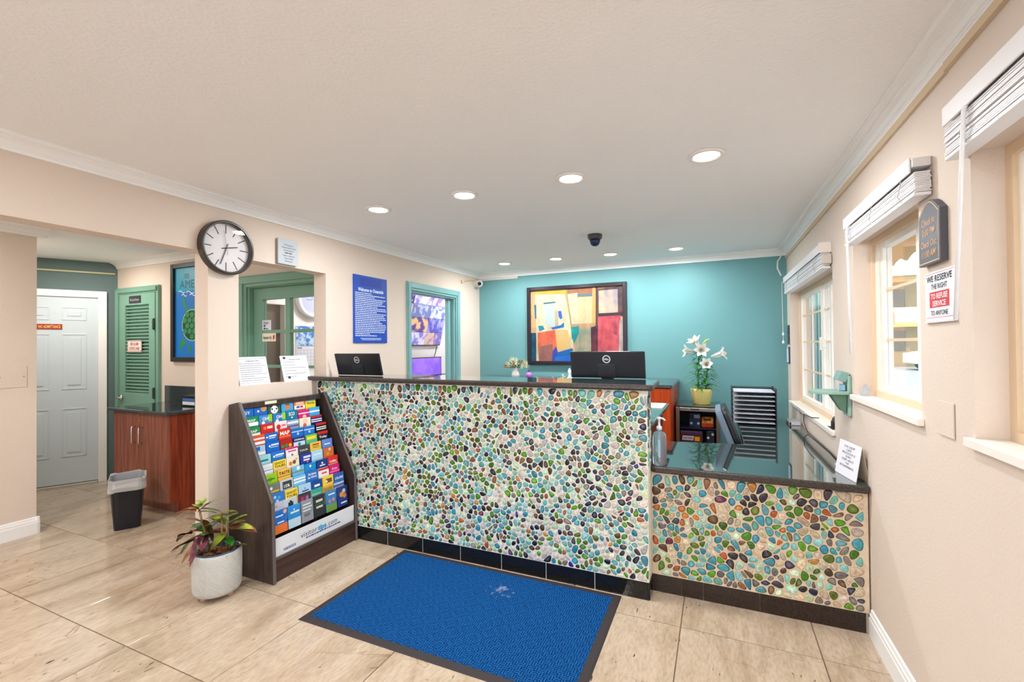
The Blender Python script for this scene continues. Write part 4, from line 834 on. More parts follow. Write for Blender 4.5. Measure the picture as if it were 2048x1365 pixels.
mb = MB(Fb); ringstack(mb, [(rrect(.001, .001, .0003), .001), (rrect(.21, .15, .03), .001), (rrect(.275, .195, .04), .335), (rrect(.282, .202, .042), .34), (rrect(.282, .202, .042), .352), (rrect(.268, .188, .038), .352), (rrect(.205, .145, .03), .008), (rrect(.001, .001, .0003), .008)]); part('bin_body', mb, M('bin_black', (20, 24, 32), .22), bn, smooth=False)
k_ = M('liner_film')
mb = MB(Fb); ringstack(mb, [(rrect(.292, .212, .044), .275), (rrect(.298, .216, .044), .30), (rrect(.288, .208, .043), .33), (rrect(.290, .210, .043), .356), (rrect(.262, .182, .036), .354), (rrect(.245, .165, .034), .22)])
r = random.Random(5); mb.v = [(x, y, z+r.uniform(-.006, .006)) for x, y, z in mb.v]; part('bin_liner', mb, k_, bn)
po = thing('turtle_poster', 'framed blue poster of a green sea turtle on the hall wall', 'poster', (-4.7, YT-.02, 1.83))
mb = MB(FT); x0, x1, z0, z1 = -5.085, -4.40, 1.31, 2.30
for q in ((x0, x0+.045, z0, z1), (x1-.045, x1, z0, z1), (x0+.045, x1-.045, z0, z0+.045), (x0+.045, x1-.045, z1-.045, z1)): mb.box(*q, 0, .028)
part('frame', mb, C((40, 34, 32), .4), po, bevel=.003)
mb = MB(FT); mb.box(x0+.045, x1-.045, z0+.045, 2.02, .003, .006); part('water', mb, C((16, 118, 200), .4), po)
mb = MB(FT); mb.box(x0+.045, x1-.045, 2.02, z1-.045, .003, .006); part('sky', mb, C((20, 160, 190), .4), po)
mb = MB(FT); mb.text('SEE', -4.85, 2.172, h=.048, w=.085, z=.0065); mb.text('AMERICA', -4.706, 2.09, h=.085, w=.51, z=.0065); part('lettering', mb, C((24, 84, 120)), po)
mb = MB(FT)
for (a, z, s) in ((-4.98, 2.01, .1), (-4.86, 2.0, .13), (-4.72, 2.01, .12), (-4.93, 1.975, .08), (-4.8, 1.972, .1), (-4.6, 2.0, .1)):
    for j in range(5):
        t0, t1 = j/5, (j+1)/5; mb.quad((a+s*t0, z+.012*math.sin(6*t0), .0066), (a+s*t1, z+.012*math.sin(6*t1), .0066), (a+s*t1, z+.012*math.sin(6*t1)+.008, .0066), (a+s*t0, z+.012*math.sin(6*t0)+.008, .0066))
part('wave_crests', mb, Wt and C(Wt), po)
tg = C((20, 60, 48), .4); tl = C((44, 140, 78), .4); tk = C((150, 210, 150), .4)
mb = MB(FT); tcx, tcz = -4.765, 1.675
def ell(mb, cx, cz, a, b_, rot=0, w=.0068, n=26):
    mb.add([(cx+a*math.cos(2*PI*i/n)*math.cos(rot)-b_*math.sin(2*PI*i/n)*math.sin(rot), cz+a*math.cos(2*PI*i/n)*math.sin(rot)+b_*math.sin(2*PI*i/n)*math.cos(rot), w) for i in range(n)], [tuple(range(n))])
ell(mb, tcx, tcz, .160, .160, -.25); part('shell_rim', mb, tk, po)
mb = MB(FT); ell(mb, tcx, tcz, .150, .150, -.25, .0072); part('shell', mb, tg, po)
mb = MB(FT)
for row, zs in enumerate((-.115, -.06, -.005, .05, .105)):
    for c in range(3 if row % 2 == 0 else 4):
        dx = (c-(1 if row % 2 == 0 else 1.5))*.075
        if (dx/.13)**2+(zs/.135)**2 < 1.05: ell(mb, tcx+dx, tcz+zs, .036, .030, .2, .0076, 6)
part('shell_scutes', mb, tl, po)
mb = MB(FT); mb.add([(-4.93, 1.97, .007), (-4.86, 1.80, .007), (-4.82, 1.83, .007), (-4.90, 1.955, .007)], [(0, 1, 2, 3)]); mb.add([(-4.90, 1.56, .007), (-4.97, 1.47, .007), (-4.95, 1.43, .007), (-4.86, 1.50, .007)], [(0, 1, 2, 3)]); mb.add([(-4.83, 1.47, .007), (-4.80, 1.38, .007), (-4.77, 1.47, .007)], [(0, 1, 2)]); ell(mb, -4.68, 1.88, .05, .065, -.3, .007); part('flippers', mb, tl, po)
mb = MB(FX(-4.9)); mb.box(1.30, 1.70, 1.155, 1.315, 0, .004); pl = solo('wall_plate', 'cream blank cover plate on the hall strip wall at far left', 'wall plate', mb, wall_m, bevel=.002)
for y in (1.55, 1.68): mb = MB(FX(-4.9)); mb.cyl((y, 1.237, .004), (y, 1.237, .006), .006, n=10); part('screw', mb, C((176, 168, 160)), pl)
# ============================================================ LEFT WALL: clock, signs
ck = thing('wall_clock', 'round black-rimmed wall clock with white face above the niche', 'clock', (XL, 1.925, 2.085))
Fc = frame((XL, 1.925, 2.085), (0, 1, 0), (0, 0, 1)); R_ = .172
mb = MB(Fc); mb.lathe([(R_, 0), (R_, .045), (R_-.006, .05), (R_-.014, .05), (R_-.018, .043), (R_-.018, .012)], n=56); part('rim', mb, M('clock_rim', (56, 50, 46), .3), ck, smooth=False)
mb = MB(Fc); mb.lathe([(R_-.017, .008), (R_-.017, .014)], n=48); part('face', mb, C((234, 230, 232), .5), ck)
mb = MB(Fc)
for h in range(12):
    a = h*PI/6; c, s = math.cos(a), math.sin(a); 
    for (r0, r1, w) in ((.093, .150, .0032),): mb.add([(r0*s-w*c, r0*c+w*s, .0146), (r0*s+w*c, r0*c-w*s, .0146), (r1*s+w*c, r1*c-w*s, .0146), (r1*s-w*c, r1*c+w*s, .0146)], [(0, 1, 2, 3)])
part('hour_marks', mb, ink_m, ck)
def hand(ang, r0, r1, w, z):
    mb = MB(Fc @ Matrix.Rotation(-ang, 4, 'Z')); mb.box(-w, w, r0, r1, z, z+.0015); return mb
part('hour_hand', hand(math.radians(77), -.03, .078, .0032, .017), ink_m, ck); part('minute_hand', hand(math.radians(200), -.03, .115, .0026, .020), ink_m, ck); part('second_hand', hand(math.radians(-10), -.045, .11, .0008, .023), inkl_m, ck)
mb = MB(Fc); mb.lathe([(R_-.016, .040), (R_-.016, .042)], n=48); part('cover_glass', mb, pane_m, ck)
sg = MB(FL); sg.box(2.300, 2.468, 2.050, 2.232, .018, .026); s_ = solo('wall_sign', 'small grey acrylic ownership notice between clock and crown moulding', 'sign', sg, M('grey_acrylic', (190, 197, 204), .3))
mb = MB(FL); mb.box(2.302, 2.466, 2.052, 2.230, 0, .018); part('backing', mb, C((150, 148, 158)), s_)
tx = MB(FL)
for i, (t, w) in enumerate((('This Property is', .082), ('Independently Owned', .118), ('and Operated by', .088), (None, .066), ('Under a License by', .10), ('Choice Hotels', .075), ('International', .066))):
    z = 2.192-i*.0195
    if t: tx.text(t, 2.388, z, w=w, h=.011, z=.0264, bold=.015)
    else: tx.bars(2.388-w/2, 2.388+w/2, z, .008, rnd, .0264)
part('lettering', tx, C((84, 88, 96)), s_)
sg = MB(FL); sg.box(3.060, 3.496, 1.478, 2.080, 0, .012); s_ = solo('wall_sign', 'tall blue Welcome to Oceanside notice on the wall left of the doorway', 'sign', sg, C((10, 70, 176), .5))
mb = MB(FL); mb.box(3.14, 3.42, 1.985, 2.06, .012, .0125); part('blank_patch', mb, C((10, 54, 158), .5), s_)
tx = MB(FL); tx.text('Welcome to Oceanside', 3.278, 1.955, w=.335, h=.032, z=.0128, bold=.03, shear=.15)
zz = 1.922
for w in (.52, .97, .62, .98, .9, .86, .97, .7, .98, 1, .68, 1, .95, .97, 1, .8, .86, .99, 1, .99, .97, .94, .45, .68): tx.bars(3.075, 3.075+.405*w, zz, .0078, rnd, .0128); zz -= .0165
tx.bars(3.14, 3.42, zz-.008, .006, rnd, .0128); tx.bars(3.155, 3.405, zz-.02, .005, rnd, .0128); part('lettering', tx, C((214, 226, 250), .4), s_)
# two leaning acrylic notices in the niche
def niche_card(y0, y1, label, n, seed, blob):
    lean = .055; F = frame((XL-.035, (y0+y1)/2, 1.1815), (0, 1, 0), (-lean, 0, .2)); w = y1-y0
    t = thing('notice_holder', label, 'sign', (XL-.04, (y0+y1)/2, 1.1815)); hh = .205
    mb = MB(F); mb.box(-w/2, w/2, 0, hh, -.003, .0); part('acrylic_back', mb, C((214, 222, 232), .15), t)
    mb = MB(F); mb.box(-w/2+.004, w/2-.004, .004, hh-.004, .0004, .001); part('notice', mb, paper_m, t)
    mb = MB(F); mb.add([(-w/2, 0, .001), (w/2, 0, .001), (w/2, 0, -.07), (-w/2, 0, -.07)], [(0, 1, 2, 3)]); mb.add([(-w/2, .003, .001), (w/2, .003, .001), (w/2, .003, -.07), (-w/2, .003, -.07)], [(3, 2, 1, 0)]); part('foot', mb, C((214, 222, 232), .15), t)
    r = random.Random(seed); mb = MB(F); mb.bars(-w*.2, w*.25, hh*.85, .006, r, .0014)
    for i in range(n): z = hh*.76-i*hh*.66/n; mb.bars(-w*.42, -w*.42+w*.84*r.choice([1, .95, .5, .85]), z, .0042, r, .0014)
    part('printing', mb, inkl_m, t)
    if blob:
        mb = MB(F); ell2 = [(-w*.36, hh*.92), (-w*.3, hh*.18)]
        for (a, b_) in ell2: mb.add([(a+.013*math.cos(i*PI/6), b_+.010*math.sin(i*PI/6), .0016) for i in range(12)], [tuple(range(12))])
        part('seal', mb, ink_m, t)
    else:
        mb = MB(F)
        for q in ((-w*.46, w*.46, .02, .022), (-w*.46, w*.46, hh-.016, hh-.014), (w*.455, w*.46, .02, hh-.014)): mb.box(*q, .001, .0014)
        part('border', mb, inkl_m, t)
niche_card(2.055, 2.285, 'left leaning printed notice with ruled border on the niche sill', 9, 1, False)
niche_card(2.40, 2.642, 'right leaning printed notice with a round seal on the niche sill', 6, 2, True)
# ============================================================ OFFICE CORRIDOR seen through the doorway and the glazed door
def screen_mat(name, c1, c2, sc, e=1.0):
    return M(name, c1, .3, noise=2.2, nscale=sc, col2=c2, emit=e, detail=6)
tv = thing('wall_television', 'wall television showing security camera views, seen through the green doorway', 'television', (XO+.12, 5.6, 1.85))
tilt = .20; Ft = frame((XO+.035, 5.60, 1.455), (0, 1, 0), (tilt, 0, .80)); tw, th = 1.24, .825
mb = MB(Ft); mb.box(-tw/2, tw/2, 0, th, -.035, 0); part('casing', mb, blackg_m, tv, bevel=.004)
mb = MB(Ft); mb.box(-.12, .12, .2, .6, -.10, -.035); part('wall_bracket', mb, black_m, tv)
lav = [((150, 150, 220), (84, 84, 170)), ((190, 196, 236), (96, 110, 200)), ((120, 100, 180), (200, 180, 210)), ((170, 170, 226), (60, 60, 130)), ((206, 200, 240), (120, 120, 190)), ((226, 180, 130), (90, 70, 140)), ((176, 190, 230), (110, 120, 170)), ((140, 130, 210), (220, 220, 246)), ((200, 170, 150), (110, 100, 180))]
n = 0
for i, (a, b) in enumerate(((-.61, -.27), (-.265, .17), (.175, .61))):
    for j, (c, d) in enumerate(((.012, .205), (.21, .42), (.425, .615), (.62, .813))):
        mb = MB(Ft); mb.box(a, b, c, d, 0, .0015); part('camera_view', mb, screen_mat('screen_%d' % (n % 9), *lav[n % 9], 9, .36), tv); n += 1
mb = MB(); mb.tube([(XO+.06, 6.10, 1.45), (XO+.03, 6.08, 1.30), (XO+.02, 6.02, 1.2), (XO+.03, 6.01, 1.13)], .006, 6); solo('hanging_cable', 'dark cable hanging below the wall television', 'cable', mb, ink_m)
os_ = thing('office_shelf', 'white office shelf under the wall television', 'shelf', (XO+.17, 6.0, 0))
mb = MB(); mb.box(XO+.002, XO+.36, 5.2, 6.9, .86, .90); part('shelf_board', mb, C((214, 214, 222)), os_)
mb = MB(); mb.box(XO+.002, XO+.34, 5.24, 5.27, 0, .86); mb.box(XO+.002, XO+.34, 6.83, 6.86, 0, .86); part('shelf_sides', mb, C((200, 200, 210)), os_)
mo = thing('computer_monitor', 'monitor with purple desktop on the office shelf under the television', 'monitor', (XO+.16, 5.70, .901))
Fm = frame((XO+.14, 5.70, .98), (0, 1, 0), (0, 0, 1))
mb = MB(Fm); mb.box(-.40, .40, 0, .30, -.03, 0); part('casing', mb, black_m, mo, bevel=.003)
mb = MB(Fm); mb.box(-.385, .385, .012, .288, 0, .001); part('screen', mb, screen_mat('purple_screen', (150, 110, 226), (120, 84, 206), 3, .45), mo)
mb = MB(Fm); mb.box(-.04, .04, -.078, .1, -.045, -.02); mb.box(-.14, .14, -.079, -.068, -.09, .07); part('stand', mb, black_m, mo)
mb = MB(); mb.tube([(XO+.30, 5.42, .955), (XO+.30, 5.43, 1.02), (XO+.30, 6.0, 1.02), (XO+.30, 6.01, .955)], .006, 6); mb.box(XO+.25, XO+.35, 5.40, 6.03, .901, .955); solo('document_tray', 'black tray in front of the purple office monitor', 'tray', mb, black_m)
cl = thing('wall_calendar', 'blue and white wall calendar seen through the green glazed door', 'calendar', (XO, 3.62, 1.2))
Fo = FX(XO)
mb = MB(Fo); mb.box(3.50, 3.84, 1.46, 1.675, .001, .006); part('picture', mb, M('calendar_blue', (30, 120, 200), .4, noise=2, nscale=16, col2=(190, 214, 234)), cl)
mb = MB(Fo); mb.box(3.50, 3.84, 1.20, 1.455, .001, .005); part('month_page', mb, C((222, 224, 232)), cl)
mb = MB(Fo)
for i in range(6): mb.box(3.515, 3.825, 1.225+i*.038, 1.227+i*.038, .005, .0055)
for i in range(8): mb.box(3.515+i*.044, 3.517+i*.044, 1.225, 1.417, .005, .0055)
mb.box(3.515, 3.58, 1.43, 1.445, .005, .0055); part('grid', mb, C((130, 140, 170)), cl)
vc = thing('wall_clock', 'white round clock with lavender face seen through the green glazed door', 'clock', (XO, 3.68, 1.97))
Fv = frame((XO, 3.69, 1.965), (0, 1, 0), (0, 0, 1))
mb = MB(Fv); mb.lathe([(.20, 0), (.20, .04), (.185, .055), (.155, .05), (.15, .03)], n=40); part('rim', mb, C((232, 232, 238), .3), vc, smooth=True)
mb = MB(Fv); mb.lathe([(.152, .03), (.152, .034)], n=36); part('face', mb, C((176, 182, 222), .3), vc)
mb = MB(Fv); mb.box(-.003, .003, 0, .12, .035, .037); mb.box(-.08, 0, -.003, .003, .035, .037); part('hands', mb, C((120, 126, 170)), vc)
# ============================================================ BACK WALL: painting and things on the credenza
pa = thing('abstract_painting', 'large abstract painting in a dark frame on the teal back wall', 'painting', (-1.57, YB-.02, 1.2))
x0, x1, z0, z1 = -2.193, -.952, 1.203, 2.172
mb = MB(FB); f = .045
for q in ((x0, x0+f, z0, z1), (x1-f, x1, z0, z1), (x0+f, x1-f, z0, z0+f), (x0+f, x1-f, z1-f, z1)): mb.box(*q, 0.001, .045)
part('frame', mb, M('dark_frame', (42, 34, 42), .3), pa, bevel=.006)
ax, az, aw, ah = x0+f, z0+f, (x1-x0-2*f), (z1-z0-2*f)
mb = MB(FB); mb.box(ax, ax+aw, az, az+ah, .002, .018); part('canvas', mb, M('canvas_tan', (196, 152, 104), .7, noise=1.5, nscale=14, col2=(170, 140, 110)), pa)
PAT = [([(0, .6), (.09, .6), (.09, 1), (0, 1)], (14, 96, 122), (6, 60, 90)), ([(.03, 0), (.40, 0), (.42, .12), (.05, .12)], (238, 176, 44), (246, 196, 90)), ([(.05, .05), (.39, .07), (.47, .60), (.48, 1), (.06, 1), (.06, .42)], (234, 222, 190), (222, 206, 160)),
       ([(.04, .2), (.065, .2), (.065, .4), (.05, .4)], (20, 104, 124), (40, 120, 130)), ([(.13, .14), (.31, .14), (.32, .5), (.14, .52)], (238, 206, 170), (230, 220, 196)), ([(.15, .19), (.285, .18), (.29, .50), (.21, .52), (.17, .48)], (186, 210, 204), (208, 216, 210)), ([(.15, .175), (.285, .165), (.285, .185), (.15, .195)], (30, 100, 120), (50, 120, 130)), ([(.275, .3), (.31, .28), (.32, .5), (.28, .52)], (186, 170, 140), (206, 190, 160)),
       ([(.315, .30), (.35, .30), (.362, .40), (.34, .42), (.32, .38)], (20, 84, 190), (40, 120, 210)), ([(.23, .53), (.34, .50), (.38, .46), (.38, .53), (.25, .56)], (24, 90, 190), (20, 130, 200)), ([(.085, .5), (.14, .5), (.16, .55), (.10, .58)], (10, 136, 160), (30, 160, 180)),
       ([(.08, .60), (.30, .56), (.30, .84), (.24, .86), (.08, .84)], (238, 122, 84), (226, 96, 70)), ([(.08, .80), (.25, .76), (.25, 1), (.09, 1)], (150, 96, 92), (186, 120, 100)), ([(.28, .56), (.42, .57), (.46, .84), (.30, .86)], (240, 184, 100), (226, 206, 150)), ([(.25, .86), (.29, .80), (.31, .88), (.31, 1), (.24, 1)], (90, 70, 190), (40, 80, 190)), ([(.30, .88), (.47, .82), (.50, 1), (.28, 1)], (12, 110, 150), (20, 100, 214)), ([(.28, .94), (.5, .92), (.5, 1), (.27, 1)], (16, 104, 220), (40, 130, 230)),
       ([(.40, 0), (.425, 0), (.48, .55), (.455, .55)], (150, 140, 100), (190, 176, 130)), ([(.42, 0), (.72, 0), (.72, .08), (.42, .08)], (160, 100, 76), (190, 120, 80)), ([(.42, .07), (.53, .06), (.545, .5), (.47, .52)], (240, 214, 176), (232, 200, 160)), ([(.53, .08), (.70, .08), (.70, .13), (.53, .13)], (64, 126, 136), (110, 130, 130)), ([(.535, .12), (.72, .12), (.72, .5), (.545, .5)], (244, 200, 148), (232, 190, 150)), ([(.69, .0), (.725, .0), (.72, .5), (.68, .5)], (246, 166, 84), (240, 180, 110)),
       ([(.46, .49), (.72, .48), (.72, .56), (.47, .57)], (200, 158, 116), (180, 140, 110)), ([(.48, .55), (.68, .55), (.68, 1), (.5, 1)], (176, 166, 136), (140, 150, 126)), ([(.455, .53), (.545, .52), (.54, .62), (.49, .76), (.465, .68)], (0, 166, 160), (0, 120, 130)),
       ([(.67, .54), (.79, .50), (.80, .70), (.77, 1), (.67, 1)], (110, 40, 56), (60, 24, 44)), ([(.725, 0), (.745, 0), (.74, .55), (.72, .55)], (70, 40, 50), (100, 60, 60)), ([(.745, .02), (1, 0), (1, .4), (.745, .4)], (110, 76, 70), (60, 44, 60)), ([(.755, .05), (.95, .04), (.95, .35), (.755, .36)], (224, 190, 156), (170, 160, 170)), ([(.745, .355), (1, .35), (1, .40), (.745, .40)], (50, 30, 40), (70, 44, 54)), ([(.745, .40), (.975, .39), (.955, 1), (.74, 1)], (228, 100, 104), (196, 66, 84)), ([(.86, .44), (.955, .42), (.94, .66), (.88, .62)], (150, 44, 70), (226, 100, 104)), ([(.965, .46), (1, .42), (1, 1), (.95, 1)], (206, 188, 180), (180, 160, 160))]
for i, (pl_, c1, c2) in enumerate(PAT):
    mb = MB(FB); w = .0182+.00015*i; mb.add([(ax+u*aw, az+(1-v)*ah, w) for u, v in pl_][::-1], [tuple(range(len(pl_)))])
    part('paint_patch', mb, M('oil_%d' % i, tuple(v*.84 for v in c1), .6, noise=0.9, nscale=11, col2=tuple(v*.78 for v in c2), detail=12, stretch=(1, 1, .6)), pa)
va = thing('flower_vase', 'white ribbed vase of cream and rust blossoms on the credenza', 'vase', (-2.225, 5.05, 1.061))
vx, vy, vz = -2.225, 5.05, 1.061
mb = MB(); mb.lathe([(.03, 0), (.048, .004), (.050, .03), (.044, .06), (.027, .088), (.028, .098), (.035, .112), (.030, .112), (.022, .09)], (vx, vy, vz), 20); part('vase_body', mb, C((238, 232, 230), .25), va, smooth=True)
r = random.Random(9)
for i in range(30):
    a = r.uniform(0, 2*PI); d = .14*math.sqrt(r.random()); z = vz+.14+r.uniform(-.03, .13)*(1-d/.2); c = (vx+d*math.cos(a)*1.1, vy+d*math.sin(a)*.7, z); mb = MB()
    for k in range(6):
        t = 2*PI*k/6; leaf_geo(mb, c, (math.cos(t), -.5, math.sin(t)), .032, .022, .1, .4, 3)
    part('blossom', mb, C(r.choice([(240, 232, 196), (236, 222, 170), (196, 120, 76), (244, 238, 214), (170, 96, 60)]), .5), va)
mb = MB()
for i in range(50):
    a = r.uniform(0, 2*PI); d = .10*math.sqrt(r.random()); leaf_geo(mb, (vx+d*.4*math.cos(a), vy+d*.4*math.sin(a), vz+.11), (math.cos(a), math.sin(a)*.7, r.uniform(.1, 1.6)), r.uniform(.08, .17), .02, .2, .3, 3)
part('greenery', mb, M('vase_leaf', (70, 130, 84), .5, noise=2, nscale=20, col2=(150, 176, 150)), va, kind='stuff')
bt = thing('perfume_bottle', 'small purple glass bottle with pointed stopper beside the flower vase', 'bottle', (-2.04, 5.02, 1.061))
mb = MB(); mb.lathe([(.03, 0), (.038, .004), (.038, .042), (.028, .056), (.01, .062), (.01, .068)], (-2.04, 5.02, 1.061), 20); part('bottle_body', mb, M('purple_glass', (176, 110, 204), .15, spec=.7), bt, smooth=True)
mb = MB(); mb.lathe([(.011, .068), (.012, .072), (.007, .085), (.001, .102)], (-2.04, 5.02, 1.061), 12); part('stopper', mb, C((60, 36, 110), .2), bt, smooth=True)
oc = thing('white_orchid', 'small white flower ornament partly behind the right computer monitor', 'ornament', (-1.53, 4.98, 1.061))
mb = MB(); mb.lathe([(.03, 0), (.036, .01), (.02, .02), (.012, .05), (.02, .09), (.004, .12)], (-1.53, 4.98, 1.061), 14); part('figure', mb, C((232, 236, 238), .25), oc, smooth=True)
mb = MB()
for k in range(5): t = 2*PI*k/5; leaf_geo(mb, (-1.60, 4.95, 1.09), (math.cos(t), -.4, math.sin(t)), .04, .026, .1, .3, 4)
part('petals', mb, C((240, 240, 236)), oc)
for i, (x, z) in enumerate(((-1.90, 1.061), (-1.70, 1.061))):
    mb = MB(); 
    for k in range(5): t = 2*PI*k/5+i; leaf_geo(mb, (x, 4.9, z+.008), (math.cos(t), -.3, abs(math.sin(t))), .024, .014, .05, .3, 3)
    mb.box(x-.004, x+.004, 4.896, 4.904, z-.0005, z+.01)
    solo('tiny_blossom', ('left' if i == 0 else 'right')+' tiny pale blossom on the credenza top below the painting', 'blossom', mb, C((190, 220, 200)))
# stainless display fridge
fx0, fx1, fy0, fy1, fz1 = -.385, .012, 4.78, 5.24, .835
fg = thing('display_cooler', 'stainless framed cooler with dark shelves of snacks below the lily', 'cabinet', (-.2, 5.0, 0))
mb = MB(); mb.box(fx0+.03, fx1-.03, fy0+.05, fy1-.01, 0, .38); part('stand', mb, black_m, fg)
mb = MB(); mb.box(fx0, fx0+.012, fy0+.02, fy1, .38, fz1-.012); mb.box(fx1-.012, fx1, fy0+.02, fy1, .38, fz1-.012); mb.box(fx0+.012, fx1-.012, fy1-.02, fy1, .38, fz1-.012); mb.box(fx0+.012, fx1-.012, fy0+.02, fy1-.02, .38, .395); part('carcass', mb, black_m, fg)
mb = MB(); mb.box(fx0-.002, fx1+.002, fy0, fy1, fz1-.012, fz1); part('top', mb, granite, fg)
mb = MB(FY(fy0+.02)); t = .035
for q in ((fx0, fx0+t, .38, fz1-.013), (fx1-t, fx1, .38, fz1-.013), (fx0+t, fx1-t, fz1-.013-t, fz1-.013), (fx0+t, fx1-t, .38, .38+t)): mb.box(*q, 0, .022)
part('front_frame', mb, steel_m, fg, bevel=.004)
mb = MB(FY(fy0+.02)); mb.box(-.25, -.17, fz1-.036, fz1-.024, .022, .023); part('badge', mb, ink_m, fg)
mb = MB(); mb.box(fx0+.013, fx1-.013, fy0+.06, fy1-.02, .605, .615); part('shelf', mb, C((40, 44, 70), .3), fg); mb = MB(); mb.box(fx0+.013, fx1-.013, fy0+.05, fy1-.021, .444, .453); part('shelf', mb, C((40, 44, 70), .3), fg)
def pack(name, label, cat, x0, x1, y0, y1, z0, z1, m, bev=.003): 
    mb = MB(); mb.box(x0, x1, y0, y1, z0, z1); return solo(name, label, cat, mb, m, bevel=bev)
p_ = pack('snack_box', 'dark blue cash box with two round dials on the cooler shelf', 'box', -.27, -.165, 4.92, 5.1, .616, .75, C((38, 62, 92), .35))
for x in (-.25, -.185):
    mb = MB(FY(4.92)); mb.lathe([(.012, 0), (.012, .008), (.005, .008), (.005, .009)], (x, .65, 0), 14); part('dial', mb, C((206, 212, 214)), p_)
mb = MB(FY(4.92)); mb.box(-.225, -.17, .70, .735, 0, .001); part('label', mb, C((176, 186, 214)), p_)
p_ = pack('snack_box', 'dark grey cash box with round dials at the lower right in the cooler', 'box', -.11, -.04, 4.86, 5.1, .454, .59, C((44, 50, 62), .35))
for x, z in ((-.095, .525), (-.055, .56)):
    mb = MB(FY(4.86)); mb.lathe([(.012, 0), (.012, .008)], (x, z, 0), 14); part('dial', mb, C((206, 212, 214)), p_)
p_ = pack('snack_bag', 'yellow and orange snack bag on the cooler upper shelf', 'snack bag', -.155, -.045, 4.90, 4.96, .616, .72, M('snack_yellow', (240, 176, 60), .35, noise=2, nscale=30, col2=(214, 84, 30)), .012)
mb = MB(FY(4.90)); mb.box(-.14, -.07, .685, .705, .0005, .001); part('dark_label', mb, ink_m, p_); mb = MB(FY(4.90)); mb.box(-.15, -.05, .622, .66, .0003, .0008); part('red_label', mb, C((206, 60, 30)), p_)
p_ = pack('candy_box', 'brown SNICKERS candy box with white slanted logo in the cooler', 'candy box', -.350, -.145, 4.845, 4.99, .454, .583, C((92, 46, 36), .35))
mb = MB(FY(4.845)); mb.add([(-.335, .492, .0006), (-.232, .492, .0006), (-.224, .534, .0006), (-.327, .534, .0006)], [(0, 1, 2, 3)]); part('logo_patch', mb, C((236, 232, 240)), p_)
mb = MB(FY(4.845)); mb.text('SNICKERS', -.2795, .513, w=.09, h=.022, z=.001, bold=.03, shear=.15); part('lettering', mb, C((40, 60, 170)), p_)
mb = MB(FY(4.845)); mb.box(-.218, -.172, .488, .530, .0005, .001); part('price_flash', mb, C((246, 170, 50)), p_)
mb = MB(FY(4.845)); mb.box(-.345, -.150, .560, .578, .0005, .001); part('stripe', mb, C((70, 60, 130)), p_)
# lily in yellow pot on the cooler
lx, ly, lz = -.155, 5.0, .8355
li = thing('easter_lily', 'white trumpet lily in a yellow pot on the cooler', 'potted plant', (lx, ly, lz))
mb = MB(); mb.lathe([(.078, 0), (.082, .006), (.100, .13), (.104, .155), (.098, .157), (.094, .13)], (lx, ly, lz), 32); part('pot', mb, M('yellow_pot', (238, 226, 140), .4, bump=.4, bscale=30, stretch=(1, 1, 8)), li, smooth=True)
mb = MB(); mb.lathe([(.0001, .128), (.095, .13)], (lx, ly, lz), 24); part('soil', mb, C((84, 62, 44), .9), li)
sA = [(lx-.025, ly, lz+.13), (lx-.03, ly, lz+.30), (lx-.02, ly-.01, lz+.47), (lx-.01, ly-.02, lz+.585)]; sB = [(lx+.04, ly-.02, lz+.13), (lx+.05, ly-.02, lz+.28), (lx+.065, ly-.03, lz+.41)]
for s_ in (sA, sB): mb = MB(); mb.tube(s_, .006, 6); part('stem', mb, C((84, 146, 60)), li, smooth=True)
lm = MB(); leaf_geo(lm, (0, 0, 0), (1, 0, .45), .165, .026, .5, .15, 6); lmesh = mesh_of('leaf', lm, M('lily_leaf', (44, 124, 40), .35, noise=1.2, nscale=30, col2=(86, 156, 62)), smooth=True)
r = random.Random(4)
def along(pts, t):
    t *= len(pts)-1; i = min(int(t), len(pts)-2); return Vector(pts[i]).lerp(Vector(pts[i+1]), t-i)
for s_, cnt in ((sA, 92), (sB, 60)):
    for i in range(cnt):
        p = along(s_, .06+.86*i/cnt); o = bpy.data.objects.new('leaf', lmesh); link(o, li)
        o.location = p-Vector((lx, ly, lz)); o.rotation_euler = (0, r.uniform(-.35, .25), i*2.4+r.uniform(-.3, .3)); k_ = r.uniform(.8, 1.1)*(1-.3*(i/cnt)**2); o.scale = (k_, k_, k_)
pet = M('lily_petal', (244, 244, 238), .45)
def lily(c, d, L=.13, open_=1.0):
    c = Vector(c); q = Vector(d).normalized().to_track_quat('Z', 'Y').to_matrix().to_4x4(); F = Matrix.Translation(c) @ q; mb = MB(F)
    for k in range(6):
        a = k*PI/3; ca, sa = math.cos(a), math.sin(a); vs = []; fs = []; n = 8
        for i in range(n+1):
            t = i/n; rr = .007+.020*t+.050*open_*max(0, t-.55)**1.5*3.3; z = L*(t-.55*max(0, t-.72)**1.3*open_); w = (.006+.022*math.sin(PI*min(t, .97))**.8*(.55+.6*t)) if i < n else .001
            for s_ in (-1, 0, 1): vs.append((rr*ca-s_*w*sa-(abs(s_)*-.001)*ca, rr*sa+s_*w*ca, z+(0 if s_ else -.002)))
        for i in range(n): a0 = i*3; fs += [(a0, a0+1, a0+4, a0+3), (a0+1, a0+2, a0+5, a0+4)]
        mb.add(vs, fs)
    fl = part('flower', mb, pet, li, smooth=True)
    mb = MB(F)
    for k in range(5): a = k*2*PI/5; mb.tube([(0, 0, .02), (.010*math.cos(a), .010*math.sin(a), L*.85), (.014*math.cos(a), .014*math.sin(a), L*.95)], .0018, 4)
    part('stamens', mb, C((214, 170, 60)), fl)
tA = sA[-1]; tB = sB[-1]
